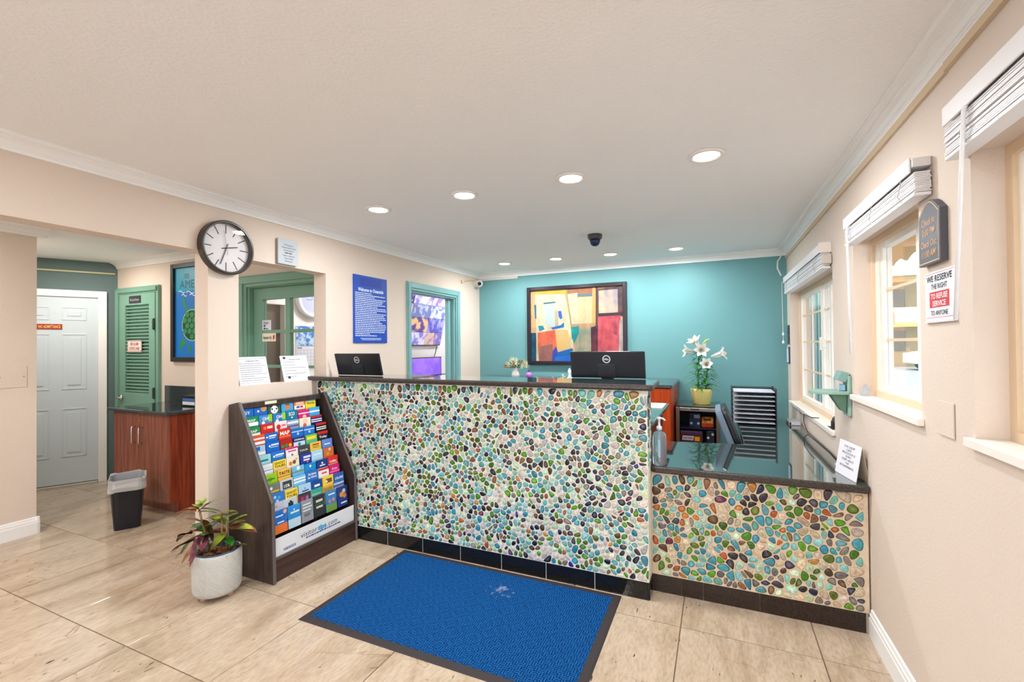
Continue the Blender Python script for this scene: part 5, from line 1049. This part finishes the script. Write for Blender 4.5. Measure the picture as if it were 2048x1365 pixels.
lily((tA[0]-.03, tA[1], tA[2]-.06), (-1, -.25, .12), .14); lily((tA[0]-.01, tA[1], tA[2]-.02), (-.45, -.45, .85), .13); lily((tA[0]+.01, tA[1]-.02, tA[2]-.05), (.1, -1, .15), .12); lily((tB[0]+.03, tB[1], tB[2]+.07), (1, -.2, .28), .15); lily((tB[0]-.01, tB[1]-.01, tB[2]-.02), (-.05, -.9, .3), .09, .7)
mb = MB(); mb.tube([(tA[0], tA[1], tA[2]-.02), (tA[0]+.03, tA[1], tA[2]+.02), (tA[0]+.06, tA[1], tA[2]+.055), (tA[0]+.095, tA[1], tA[2]+.07)], .01, 8, [.003, .007, .010, .002]); part('bud', mb, C((186, 206, 90)), li, smooth=True)
mb = MB(); mb.tube([tA, (tA[0]+.02, tA[1], tA[2]-.03), (tA[0]+.05, tA[1], tA[2]-.09)], .009, 8, [.003, .009, .003]); part('bud', mb, C((120, 150, 80)), li, smooth=True)
# tray rack
tr = thing('letter_tray_rack', 'black mesh rack of eight paper trays on the low counter by the teal wall', 'tray rack', (.28, 4.6, .7372))
tx0, tx1, ty0, ty1, tz0 = .108, .452, 4.46, 4.77, .738
mesh_m = M('black_mesh', (38, 38, 44), .4)
for x in (tx0, tx1-.008):
    mb = MB()
    if x == tx0:
        for y in (ty0, ty1-.006): mb.box(x, x+.006, y, y+.006, tz0, tz0+.315)
        for k in range(9): z = tz0+.008+k*.037; mb.box(x+.001, x+.005, ty0+.006, ty1-.006, z, z+.004)
    else:
        mb.box(x, x+.008, ty0, ty1, tz0, tz0+.315)
    part('side_frame', mb, mesh_m, tr)
for k in range(8):
    z = tz0+.012+k*.038
    mb = MB(); mb.box(tx0+.008, tx1-.009, ty0+.004, ty1-.004, z, z+.003); mb.box(tx0+.008, tx1-.009, ty1-.007, ty1-.004, z+.003, z+.02); ts_ = part('tray', mb, mesh_m, tr)
    r2 = random.Random(k); mb = MB(); mb.box(tx0+.014, tx1-.016, ty0-.012, ty1-.02, z+.0035, z+.0035+r2.uniform(.004, .009)); part('papers', mb, C((206, 208, 220)), ts_)
mb = MB(); mb.box(tx0, tx1, ty1-.006, ty1, tz0+.30, tz0+.306); mb.box(tx0, tx0+.006, ty0+.006, ty1-.006, tz0+.309, tz0+.315); part('top_rail', mb, mesh_m, tr)
# office chair in the notch
ch = thing('office_chair', 'grey padded office chair, its back showing in the counter notch', 'chair', (.12, 3.95, 0))
Fh = frame((.075, 3.87, .795), (0, -1, 0), (-.36, 0, 1))
mb = MB(Fh); mb.prism(rrect(.40, .36, .06), -.0, .045); part('back_pad', mb, M('grey_fabric', (116, 134, 152), .85, bump=.4, bscale=400), ch, bevel=.012)
mb = MB(Fh); mb.prism(rrect(.39, .35, .06), -.035, -.001); part('back_shell', mb, black_m, ch, bevel=.008)
mb = MB(); mb.tube([(.10, 3.87, .60), (.16, 3.87, .46), (.24, 3.87, .43)], .02, 8); part('back_arm', mb, black_m, ch)
mb = MB(Matrix.Translation((.34, 3.87, .44))); mb.prism(rrect(.44, .46, .08), 0, .06); part('seat', mb, M('grey_fabric'), ch, bevel=.015)
mb = MB(); mb.cyl((.34, 3.87, .09), (.34, 3.87, .44), .025); part('post', mb, black_m, ch)
for k in range(5):
    a = k*2*PI/5; mb = MB(); mb.tube([(.34, 3.87, .09), (.34+.25*math.cos(a), 3.87+.25*math.sin(a), .07)], .018, 6); mb.ball((.34+.25*math.cos(a), 3.87+.25*math.sin(a), .026), .025, 8); part('leg', mb, black_m, ch)
# sanitizer bottle
sb_ = thing('sanitizer_bottle', 'clear pump bottle of gel on the low counter beside the tall counter end', 'bottle', (-.318, 2.80, .7372))
bx_, by_, bz_ = -.318, 2.80, .738
gelm = M('clear_gel', (226, 242, 250), .03, trans=.85, ior=1.3)
mb = MB(); mb.lathe([(.033, 0), (.040, .006), (.040, .165), (.033, .185), (.014, .196), (.013, .205)], (bx_, by_, bz_), 24); part('bottle_body', mb, gelm, sb_, smooth=True)
mb = MB(); mb.cyl((bx_, by_, bz_+.02), (bx_, by_, bz_+.2), .004, n=8); part('dip_tube', mb, C((150, 190, 226), .3), sb_)
mb = MB(); mb.lathe([(.016, .203), (.016, .222), (.007, .226), (.006, .262), (.014, .264), (.014, .276), (.004, .278)], (bx_, by_, bz_), 16); mb.tube([(bx_, by_, bz_+.27), (bx_+.02, by_-.012, bz_+.272), (bx_+.036, by_-.02, bz_+.262)], .0055, 6); part('pump', mb, C((224, 232, 238), .25), sb_, smooth=True)
mb = MB(FY(by_-.0406)); mb.box(bx_-.004, bx_+.010, bz_+.05, bz_+.15, 0, .0006); part('label', mb, C((150, 196, 226), .3), sb_)  # faint blue upright strip painted as a reflection in the clear bottle
# tent sign on the low counter
tn = thing('tent_sign', 'white folded tent sign about the credit card processor on low counter', 'sign', (.60, 2.9, .7372))
v = [Vector((.578, 3.02, .7385)), Vector((.622, 2.795, .7385))]; e = (v[1]-v[0]); wd = e.length; leanv = Vector((.028, .006, .178)); Fs = frame(v[0], e, leanv); hh = leanv.length
mb = MB(Fs); mb.box(0, wd, 0, hh, -.002, 0); part('front_leaf', mb, M('sign_card', (236, 234, 240), .5), tn)
top = v[0]+leanv; leg = Vector((.030, .004, -.1775)); Fs2 = frame(top, e, -leg); 
mb = MB(Fs2); mb.box(0, wd, -leg.length, 0, -.002, -.0002); part('back_leaf', mb, C((200, 184, 160), .6), tn)
mb = MB(Fs)
for i, (t, w) in enumerate((('OUR CREDIT', .62), ('CARD', .30), ('PROCESSOR IS', .74), ('DOWN', .30), ('SORRY ABOUT', .68), ('THE', .2), ('INCONVENIENCE', .78))): mb.text(t, wd/2, hh*(.86-i*.095), w=wd*w*.8, h=.0115, z=.0006, bold=.005)
part('lettering', mb, C((76, 78, 92)), tn)
# white box and cables by the right wall
mb = MB(); mb.box(.55, .635, 4.55, 4.75, .738, .768); bxx = solo('router_box', 'flat white router box in the far corner of the low counter', 'box', mb, C((232, 228, 232)), bevel=.004)
mb = MB(FY(4.55)); mb.box(.553, .565, .742, .764, 0, .002); part('port', mb, black_m, bxx)
def rwp(y, z, o): return tuple(FR @ Vector((ru(y), z, o)))
mb = MB(); mb.tube([rwp(3.95, .895, .0), rwp(4.05, .882, .03), rwp(4.35, .865, .03), rwp(4.36, .80, .03), rwp(4.2, .745, .03), rwp(3.9, .742, .025), rwp(3.5, .742, .02), rwp(3.2, .742, .03), rwp(3.12, .742, .05)], .0032, 6); solo('loose_cable', 'thin dark cord running from the window sill down along the low counter', 'cord', mb, C((70, 56, 44)))
mb = MB(); mb.tube([rwp(3.14, .744, .05), rwp(3.12, .75, .04), rwp(3.15, .748, .065), rwp(3.10, .746, .07), rwp(3.06, .744, .055)], .006, 6); solo('cord_bundle', 'knotted end of pale cord on the low counter near the tent sign', 'cord', mb, C((206, 190, 160)))
# ============================================================ RIGHT WALL: blinds, plaque, signs, switch plate, little shelf
blw = C((240, 238, 240), .4)
def blind(y0, y1, ztop, drop, nsl, label, wand=None, depth=.055, valance=True):
    t = thing('venetian_blind', label, 'blind', tuple(FR @ Vector((ru((y0+y1)/2), ztop-drop, 0))), 0, None)
    u0, u1 = ru(y1), ru(y0)
    mb = MB(FR); mb.box(u0, u1, ztop-.032, ztop, 0.001, depth); part('headrail', mb, C((226, 224, 226), .4), t, bevel=.003)
    if valance: mb = MB(FR); mb.box(u0-.008, u1+.008, ztop-.05, ztop+.006, depth+.001, depth+.007); part('valance', mb, blw, t, bevel=.002)
    mb = MB(FR); r = random.Random(int(ztop*1000)+nsl); zb = ztop-drop
    for k in range(nsl):
        z = zb+.014+k*(drop-.05-.014)/nsl; j = r.uniform(-.003, .003); mb.box(u0+.004, u1-.004, z, z+.0045, .006+j, depth-.004+j)
    part('slat_stack', mb, blw, t, kind='stuff')
    mb = MB(FR); mb.box(u0+.004, u1-.004, zb, zb+.012, .004, depth-.002); part('bottom_rail', mb, blw, t, bevel=.002)
    for f in (.12, .5, .88):
        u = u0+(u1-u0)*f; mb = MB(FR)
        mb.tube([(u, ztop-.03, depth-.001), (u+.01, ztop-drop*.5, depth+.004), (u-.012, ztop-drop*.75, depth+.006), (u+.006, zb+.006, depth)], .0018, 4); part('lift_cord', mb, C((200, 196, 196)), t)
    if wand:
        mb = MB(FR); mb.tube([(ru(wand[0]), ztop-.03, depth-.005), (ru(wand[0]), ztop-.06, depth+.008), (ru(wand[1]), wand[2], depth+.006)], .0055, 8); part('tilt_wand', mb, C((246, 246, 248), .25), t, smooth=True)
    return t
b1 = blind(5.16, 3.50, 2.075, .155, 14, 'gathered white venetian blind over the window nearest the teal wall')
mb = MB(FR); mb.box(ru(3.498), ru(3.485), 2.02, 2.085, 0.001, .07); part('end_cap', mb, C((232, 222, 214)), b1)
mb = MB(FR); mb.box(ru(3.56), ru(3.46), 1.945, 2.005, .004, .05); part('cord_housing', mb, C((206, 194, 186)), b1, bevel=.004)
b2 = blind(2.93, 2.03, 2.085, .135, 12, 'gathered white venetian blind over the middle window', wand=(2.837, 2.815, 1.384))
b3 = blind(1.79, .78, 2.135, .15, 13, 'gathered white venetian blind over the nearest window at right edge', wand=(1.65, 1.722, 1.503))
mb = MB(); mb.tube([rwp(5.33, 2.33, .05), rwp(5.32, 2.27, .085), rwp(5.31, 2.20, .09), rwp(5.30, 2.12, .06)], .007, 6); solo('blind_cord', 'curved white cable in the corner between crown moulding and blind', 'cable', mb, C((226, 230, 222)))
mb = MB(); mb.tube([rwp(5.22, 2.05, .065), rwp(5.22, 1.5, .06)], .0022, 5); mb.lathe([(.003, .03), (.008, .02), (.010, 0)], rwp(5.22, 1.52, .06), 8); mb.lathe([(.003, .03), (.008, .02), (.010, 0)], rwp(5.22, 1.44, .06), 8); mb.tube([rwp(5.22, 1.5, .06), rwp(5.22, 1.46, .06)], .0022, 5)
part('pull_cord', mb, C((236, 238, 234)), b1)
mb = MB(FR); mb.box(ru(5.34), ru(5.24), 1.43, 1.62, .001, .008); s_ = solo('photo_card', 'small dark photo card on the right wall near the back corner', 'picture', mb, M('dark_photo', (96, 84, 84), .4, noise=2, nscale=30, col2=(40, 40, 56)))
cbd = thing('clipboard', 'clipboard with white sheet hanging on the right wall near the back corner', 'clipboard', rwp(5.29, 1.28, .01))
mb = MB(FR); mb.box(ru(5.345), ru(5.235), 1.24, 1.405, .002, .012); part('board', mb, C((50, 56, 96)), cbd); mb = MB(FR); mb.box(ru(5.34), ru(5.24), 1.25, 1.39, .0125, .016); part('sheet', mb, C((214, 222, 236)), cbd); mb = MB(FR); mb.box(ru(5.31), ru(5.27), 1.385, 1.41, .0125, .022); part('clip', mb, chrome_m, cbd)
# plaque
pq = thing('plaque', 'dark grey arched check-in plaque with gold lettering on the right wall', 'sign', rwp(2.0, 1.7, 0))
def arch(u0, u1, z0, z1, inset):
    a, b = u0+inset, u1-inset; m = (a+b)/2; out = [(a, z0+inset), (b, z0+inset), (b, z1-.045-inset)]; w = b-a
    for i in range(1, 14):
        t = i/14; x = b-w*t; s_ = (math.sin(PI*t))**1.1; out.append((x, z1-.045-inset+.045*s_+(.006*math.sin(2*PI*t*2) if False else 0)))
    out.append((a, z1-.045-inset)); return out
u0, u1 = ru(2.088), ru(1.922)
mb = MB(FR); mb.prism(arch(u0, u1, 1.705, 1.925, 0), .001, .022); part('board', mb, C((84, 84, 94), .4), pq, bevel=.002)
A, B_ = arch(u0, u1, 1.705, 1.925, .006), arch(u0, u1, 1.705, 1.925, .009); n = len(A)
mb = MB(FR); mb.add([(*p, .0226) for p in A]+[(*p, .0226) for p in B_], [(i, (i+1) % n, n+(i+1) % n, n+i) for i in range(n)]); part('gold_line', mb, C((232, 184, 120), .4), pq)
mb = MB(FR); uc = (u0+u1)/2
for t, z, w in (('Check In:', 1.853, .105), ('3:00 PM', 1.818, .095), ('Check Out:', 1.778, .125), ('11:00 AM', 1.743, .105)): mb.text(t, uc, z, w=w, h=.024, z=.0228, bold=.005, shear=.12)
part('lettering', mb, C((222, 166, 104), .4), pq)
rs = thing('service_sign', 'white and red WE RESERVE THE RIGHT sign below the check-in plaque', 'sign', rwp(1.97, 1.5, 0))
u0, u1, z0, z1 = ru(2.087), ru(1.868), 1.512, 1.680; uc = (u0+u1)/2-.002
mb = MB(FR); mb.box(u0, u1, z0, z1, .001, .006); part('board', mb, C((238, 236, 240), .3), rs, bevel=.001)
mb = MB(FR)
for q in ((u0+.006, u1-.006, z1-.007, z1-.0055), (u0+.006, u1-.006, z0+.0105, z0+.012), ): mb.box(*q, .006, .0064)
mb.box(uc-.072, uc+.072, z0+.045, z0+.099, .006, .0064); part('red_panel', mb, C((214, 40, 48), .3), rs)
mb = MB(FR); mb.text('WE RESERVE', uc, z0+.145, w=.185, h=.021, z=.0066, bold=.02); mb.text('THE RIGHT', uc, z0+.117, w=.118, h=.018, z=.0066, bold=.01); mb.text('TO ANYONE', uc, z0+.027, w=.125, h=.017, z=.0066, bold=.01); part('lettering', mb, C((44, 44, 54)), rs)
mb = MB(FR); mb.text('TO REFUSE', uc, z0+.084, w=.122, h=.018, z=.0068, bold=.02); mb.text('SERVICE', uc, z0+.059, w=.096, h=.018, z=.0068, bold=.02); part('lettering', mb, C((246, 240, 240)), rs)
mb = MB(FR); mb.box(u0+.002, u1-.001, z0-.006, z0-.0005, .001, .01); part('lower_lip', mb, C((226, 220, 222)), rs)
mb = MB(FR); mb.box(ru(2.009), ru(1.899), 1.129, 1.244, .001, .006); solo('switch_plate', 'cream blank switch plate on the right wall between two windows', 'wall plate', mb, wall_m, bevel=.002)
# small green shelf with holder
gs = thing('wall_shelf', 'small sage green wooden wall shelf with rounded front on the right wall', 'shelf', rwp(3.02, 1.02, 0))
sgm = M('shelf_green', (146, 182, 166), .5); Fsh = FR
py_ = 3.13
mb = MB(FR); mb.box(ru(py_+.06), ru(py_-.06), 1.03, 1.255, .001, .018); part('back_board', mb, sgm, gs, bevel=.006)
mb = MB(Matrix((( -_al.x, 0, 0, 0), (0, 1, 0, 0), (0, 0, 1, 0), (0, 0, 0, 1)))); mb.M = FR @ Matrix(((1, 0, 0, ru(py_)), (0, 0, 1, 1.152), (0, -1, 0, .018), (0, 0, 0, 1)))
mb.prism([(-.085, 0), (.085, 0), (.09, -.08), (.075, -.13), (.045, -.165), (0, -.178), (-.045, -.165), (-.075, -.13), (-.09, -.08)][::-1], 0, .018); part('board', mb, sgm, gs, bevel=.003)
mb = MB(FR); mb.add([(ru(py_)-.045, 1.148, .019), (ru(py_)+.045, 1.148, .019), (ru(py_)+.045, 1.148, .095), (ru(py_)-.045, 1.148, .095), (ru(py_)-.03, 1.045, .019), (ru(py_)+.03, 1.045, .019), (ru(py_)+.03, 1.06, .045), (ru(py_)-.03, 1.06, .045)], [(0, 1, 2, 3), (4, 7, 6, 5), (0, 4, 5, 1), (1, 5, 6, 2), (2, 6, 7, 3), (3, 7, 4, 0)]); part('bracket', mb, M('shelf_green_dark', (112, 156, 134), .5), gs, bevel=.004)
hb_ = thing('receipt_holder', 'sage green slanted box holder on thin legs standing on the wall shelf', 'holder', rwp(py_, 1.171, .06))
Fq = FR @ Matrix.Translation((ru(py_), 1.225, .045)) @ Matrix.Rotation(-.35, 4, 'X')
mb = MB(Fq); mb.box(-.05, .05, 0, .055, -.022, .022); part('box', mb, M('holder_green', (128, 166, 160), .5), hb_, bevel=.004)
for a in (-.045, .045):
    mb = MB(FR); mb.box(ru(py_)+a-.003, ru(py_)+a+.003, 1.1705, 1.235, .058, .064); part('leg', mb, C((190, 200, 200)), hb_)
mb = MB(FR); mb.box(ru(py_)-.03, ru(py_)+.04, 1.1715, 1.205, .025, .05); part('slip_stack', mb, C((150, 190, 214), .3), hb_, bevel=.003)
# little things on the sills
mb = MB(FR); ys = 2.955
mb.add([(ru(ys)-.012, 1.1545, -.012), (ru(ys)+.014, 1.1545, -.012), (ru(ys)+.014, 1.1545, -.04), (ru(ys)-.012, 1.1545, -.04), (ru(ys)-.018, 1.185, -.015), (ru(ys)+.02, 1.19, -.018), (ru(ys)+.022, 1.195, -.045), (ru(ys)-.014, 1.19, -.04), (ru(ys)+.004, 1.225, -.03)], [(0, 3, 2, 1), (0, 1, 5, 4), (1, 2, 6, 5), (2, 3, 7, 6), (3, 0, 4, 7), (4, 5, 8), (5, 6, 8), (6, 7, 8), (7, 4, 8)])
solo('crystal_ornament', 'small clear crystal ornament in the corner of the middle window sill', 'ornament', mb, M('crystal', (226, 232, 240), .05, trans=.6, ior=1.5))
for i, (y, z) in enumerate(((3.62, .07), (3.58, .085))):
    mb = MB(); p = FR @ Vector((ru(y), .8755, -.02)); mb.lathe([(.010, 0), (.012, .003), (.012, z*.7), (.005, z*.8), (.006, z)], tuple(p), 12); solo('small_bottle', ('left' if i == 0 else 'right')+' tiny dark bottle on the far window sill below the shelf', 'bottle', mb, C((44, 36, 40), .3), smooth=True)
mb = MB(FR); mb.box(ru(3.68), ru(3.53), .8755, .882, -.045, .0); solo('sill_tray', 'thin dark tray under the tiny bottles on the far window sill', 'tray', mb, C((60, 56, 60)))
# ============================================================ CEILING FIXTURES
LP = [(-2.14, 2.515), (-1.45, 2.513), (-.755, 2.52), (-.04, 2.516), (-2.25, 4.81), (-1.62, 4.80), (-1.02, 4.82), (-.368, 4.84)]
NM = ['leftmost of the near row of four', 'second from left in the near row', 'third from left in the near row', 'rightmost of the near row of four', 'leftmost of the far row by the teal wall', 'second from left in the far row', 'third from left in the far row', 'rightmost of the far row by the teal wall']
d0 = None
for (x, y), nm in zip(LP, NM):
    lab = 'white recessed ceiling downlight, '+nm
    if d0 is None:
        d0 = thing('downlight', lab, 'ceiling light', (x, y, ZC), 0, 'recessed ceiling downlights')
        mb = MB(Matrix.Translation((x, y, ZC))); mb.lathe([(.062, -.004), (.066, -.010), (.078, -.010), (.086, -.007), (.088, -.0005)], n=36); part('trim_ring', mb, C((244, 238, 234), .35), d0, smooth=True)
        mb = MB(Matrix.Translation((x, y, ZC))); mb.lathe([(.0001, -.0045), (.063, -.0045)], n=32); mb.f = [tuple(reversed(f)) for f in mb.f]; part('diffuser', mb, M('lamp_glow', (255, 250, 240), .5, emit=6.0), d0)
    else: dup(d0, (x, y, ZC), 0, lab)
for (x, y) in LP: area('downlight_lamp', (x, y, ZC-.013), .12, LAMP_W, (.95, .975, 1))
dm = thing('dome_camera', 'black dome security camera on the ceiling between the two rows of downlights', 'camera', (-.962, 3.92, ZC))
mb = MB(); mb.lathe([(.062, -.0005), (.064, -.01), (.060, -.036), (.05, -.044), (.001, -.044)], (-.962, 3.92, ZC), 28); part('housing', mb, C((74, 68, 66), .35), dm, smooth=True)
mb = MB(); mb.lathe([(.046, -.044), (.046, -.06), (.036, -.085), (.02, -.097), (.0005, -.101)], (-.962, 3.92, ZC), 24); part('dome', mb, C((30, 46, 84), .08), dm, smooth=True)
wc = thing('corner_camera', 'white ball security camera in the back left corner under the crown', 'camera', (XL+.07, 5.25, 2.2))
mb = MB(); mb.cyl((XL+.001, 5.26, 2.255), (XL+.045, 5.26, 2.255), .05, .042, 20); part('mount', mb, C((222, 214, 204), .4), wc)
mb = MB(); mb.ball((XL+.078, 5.24, 2.25), .046, 18); part('ball', mb, C((236, 234, 232), .3), wc, smooth=True)
mb = MB(); dv = Vector((.5, -.85, -.12)).normalized(); c0 = Vector((XL+.078, 5.24, 2.25)); mb.cyl(c0+dv*.036, c0+dv*.052, .026, .024, 18); part('lens', mb, C((34, 26, 28), .15), wc)
# ============================================================ OUTSIDE, seen through the windows
gd = MB(); gd.box(1.2, 60, -40, 80, -.12, -.05); struct('ground', gd, M('asphalt_pale', (140, 142, 142), .85, noise=.8, nscale=3, col2=(128, 130, 132)))
bd = thing('motel_building', 'two storey cream motel wing across the parking lot seen through the middle window', 'building', (12, 36, 0))
cream = C((196, 168, 122), .8); wins = C((96, 108, 106), .3)
mb = MB(); mb.box(2, 34, 35.5, 42, -.05, 5.0); part('wall', mb, cream, bd)
mb = MB(); mb.box(1.5, 34.5, 33.9, 42.3, 5.0, 5.35); part('roof_edge', mb, C((206, 160, 96), .8), bd)
mb = MB(); mb.add([(1.2, 33.7, 5.35), (34.8, 33.7, 5.35), (34.8, 42.6, 5.35), (1.2, 42.6, 5.35), (3, 38, 6.9), (33, 38, 6.9)], [(0, 1, 5, 4), (1, 2, 5), (2, 3, 4, 5), (3, 0, 4), (0, 3, 2, 1)]); part('roof', mb, C((176, 196, 196), .8), bd)
mb = MB(); mb.box(1.8, 34.2, 34.0, 35.5, 2.35, 2.6); part('walkway', mb, C((206, 160, 96), .8), bd)
mb = MB(); mb.box(1.8, 34.2, 34.0, 34.1, 2.6, 3.5); part('parapet', mb, C((196, 184, 160), .8), bd)
for x in range(5, 34, 4):
    for z in (.9, 3.45):
        mb = MB(); mb.box(x, x+1.5, 35.42, 35.5, z, z+1.25); wn = part('window', mb, wins, bd)
        mb = MB(); mb.box(x+.72, x+.78, 35.38, 35.42, z, z+1.25); part('window_bar', mb, white_m, wn)
        mb = MB(); mb.box(x+.0, x+.5, 33.9, 33.99, z-.75 if z > 2 else .15, z-.15 if z > 2 else .75); part('red_cabinet', mb, C((214, 92, 84)), bd)
    mb = MB(); mb.box(x+2.3, x+3.1, 35.44, 35.5, 0, 2.1); part('door', mb, C((130, 150, 150)), bd)
aw = thing('window_awning', 'pale yellow scalloped awning outside the middle window', 'awning', (1.75, 4.6, 2.27))
mb = MB(); ex = []; n = 110
for i in range(n+1):
    y = .2+i*.08; ex.append((y, 2.27+.05*abs(math.sin(y*PI/.42))))
vs = [(1.75, y, z) for y, z in ex]+[(1.75, y, 2.66) for y, z in ex]+[(1.77, y, z) for y, z in ex]+[(1.77, y, 2.66) for y, z in ex]; m_ = n+1
fs = []
for i in range(n): fs += [(i, i+1, m_+i+1, m_+i), (2*m_+i, 3*m_+i, 3*m_+i+1, 2*m_+i+1), (i, 2*m_+i, 2*m_+i+1, i+1)]
awm = C((214, 158, 80), .8)
mb.add(vs, fs); part('valance', mb, awm, aw)
mb = MB(); mb.add([(1.75, .2, 2.66), (1.75, 9, 2.66), (.90, 9, 2.9), (.90, .2, 2.9), (1.75, .2, 2.68), (1.75, 9, 2.68), (.90, 9, 2.92), (.90, .2, 2.92)], [(0, 1, 2, 3), (4, 7, 6, 5), (0, 4, 5, 1), (2, 6, 7, 3), (1, 5, 6, 2), (0, 3, 7, 4)]); part('canopy', mb, awm, aw)
for y in (.3, 4.5, 8.9): mb = MB(); mb.tube([(1.74, y, 2.64), (.89, y, 2.4)], .012, 6); part('arm', mb, white_m, aw)
cr2 = thing('parked_car', 'white car parked across the lot seen through the middle window', 'car', (11.5, 31.5, 0))
Fc_ = frame((11.6, 31.0, -.05), (1, 0, 0), (0, 0, 1))
mb = MB(Fc_); mb.prism([(-2.3, .35), (2.2, .35), (2.25, .8), (1.4, .95), (.8, 1.4), (-.9, 1.42), (-1.7, 1.0), (-2.3, .9)], -.9, .9); part('car_body', mb, C((196, 198, 200), .2), cr2, bevel=.05)
mb = MB(Fc_); mb.prism([(-1.5, 1.0), (1.2, .98), (.72, 1.33), (-.82, 1.35)], -.915, .915); part('car_windows', mb, C((110, 120, 126), .1), cr2)
for x in (-1.45, 1.4):
    for w in (-.95, .75): mb = MB(Fc_); mb.cyl((x, .33, w), (x, .33, w+.2), .33, n=20); part('wheel', mb, C((70, 70, 72), .6), cr2)
fn = thing('pale_screen', 'pale green ribbed screen wall outside the far window', 'screen', (1.25, 7.5, -.05))
mb = MB(); mb.box(1.25, 1.30, 5.6, 9.5, -.05, 2.28); part('backing', mb, C((150, 176, 164), .7), fn)
for i in range(19):
    y = 5.65+i*.2; mb = MB(); mb.box(1.21, 1.25, y, y+.1, -.05, 2.28); part('slat', mb, C((176, 196, 184) if i % 2 else (130, 164, 160), .7), fn)
# unseen lamps added for fill: lobby behind the camera, hall and office
for (x, y) in ((-2.1, .2), (-1.4, .2), (-.7, .2), (0, .2), (-2.1, -1.9), (-1.4, -1.9), (-.7, -1.9), (0, -1.9)): area('downlight_lamp', (x, y, ZC-.013), .12, LAMP_W*.7, (.95, .975, 1))
area('hall_fill_light', (-4.0, .6, ZC-.02), .3, 19, (1, .97, .93)); area('hall_fill_light', (-5.6, 2.2, ZC-.02), .2, 10, (1, .95, .88)); area('office_fill_light', (-3.55, 3.9, ZC-.02), .3, 11, (.98, .97, 1)); area('office_fill_light', (-3.55, 6.2, ZC-.02), .3, 11, (.98, .97, 1))
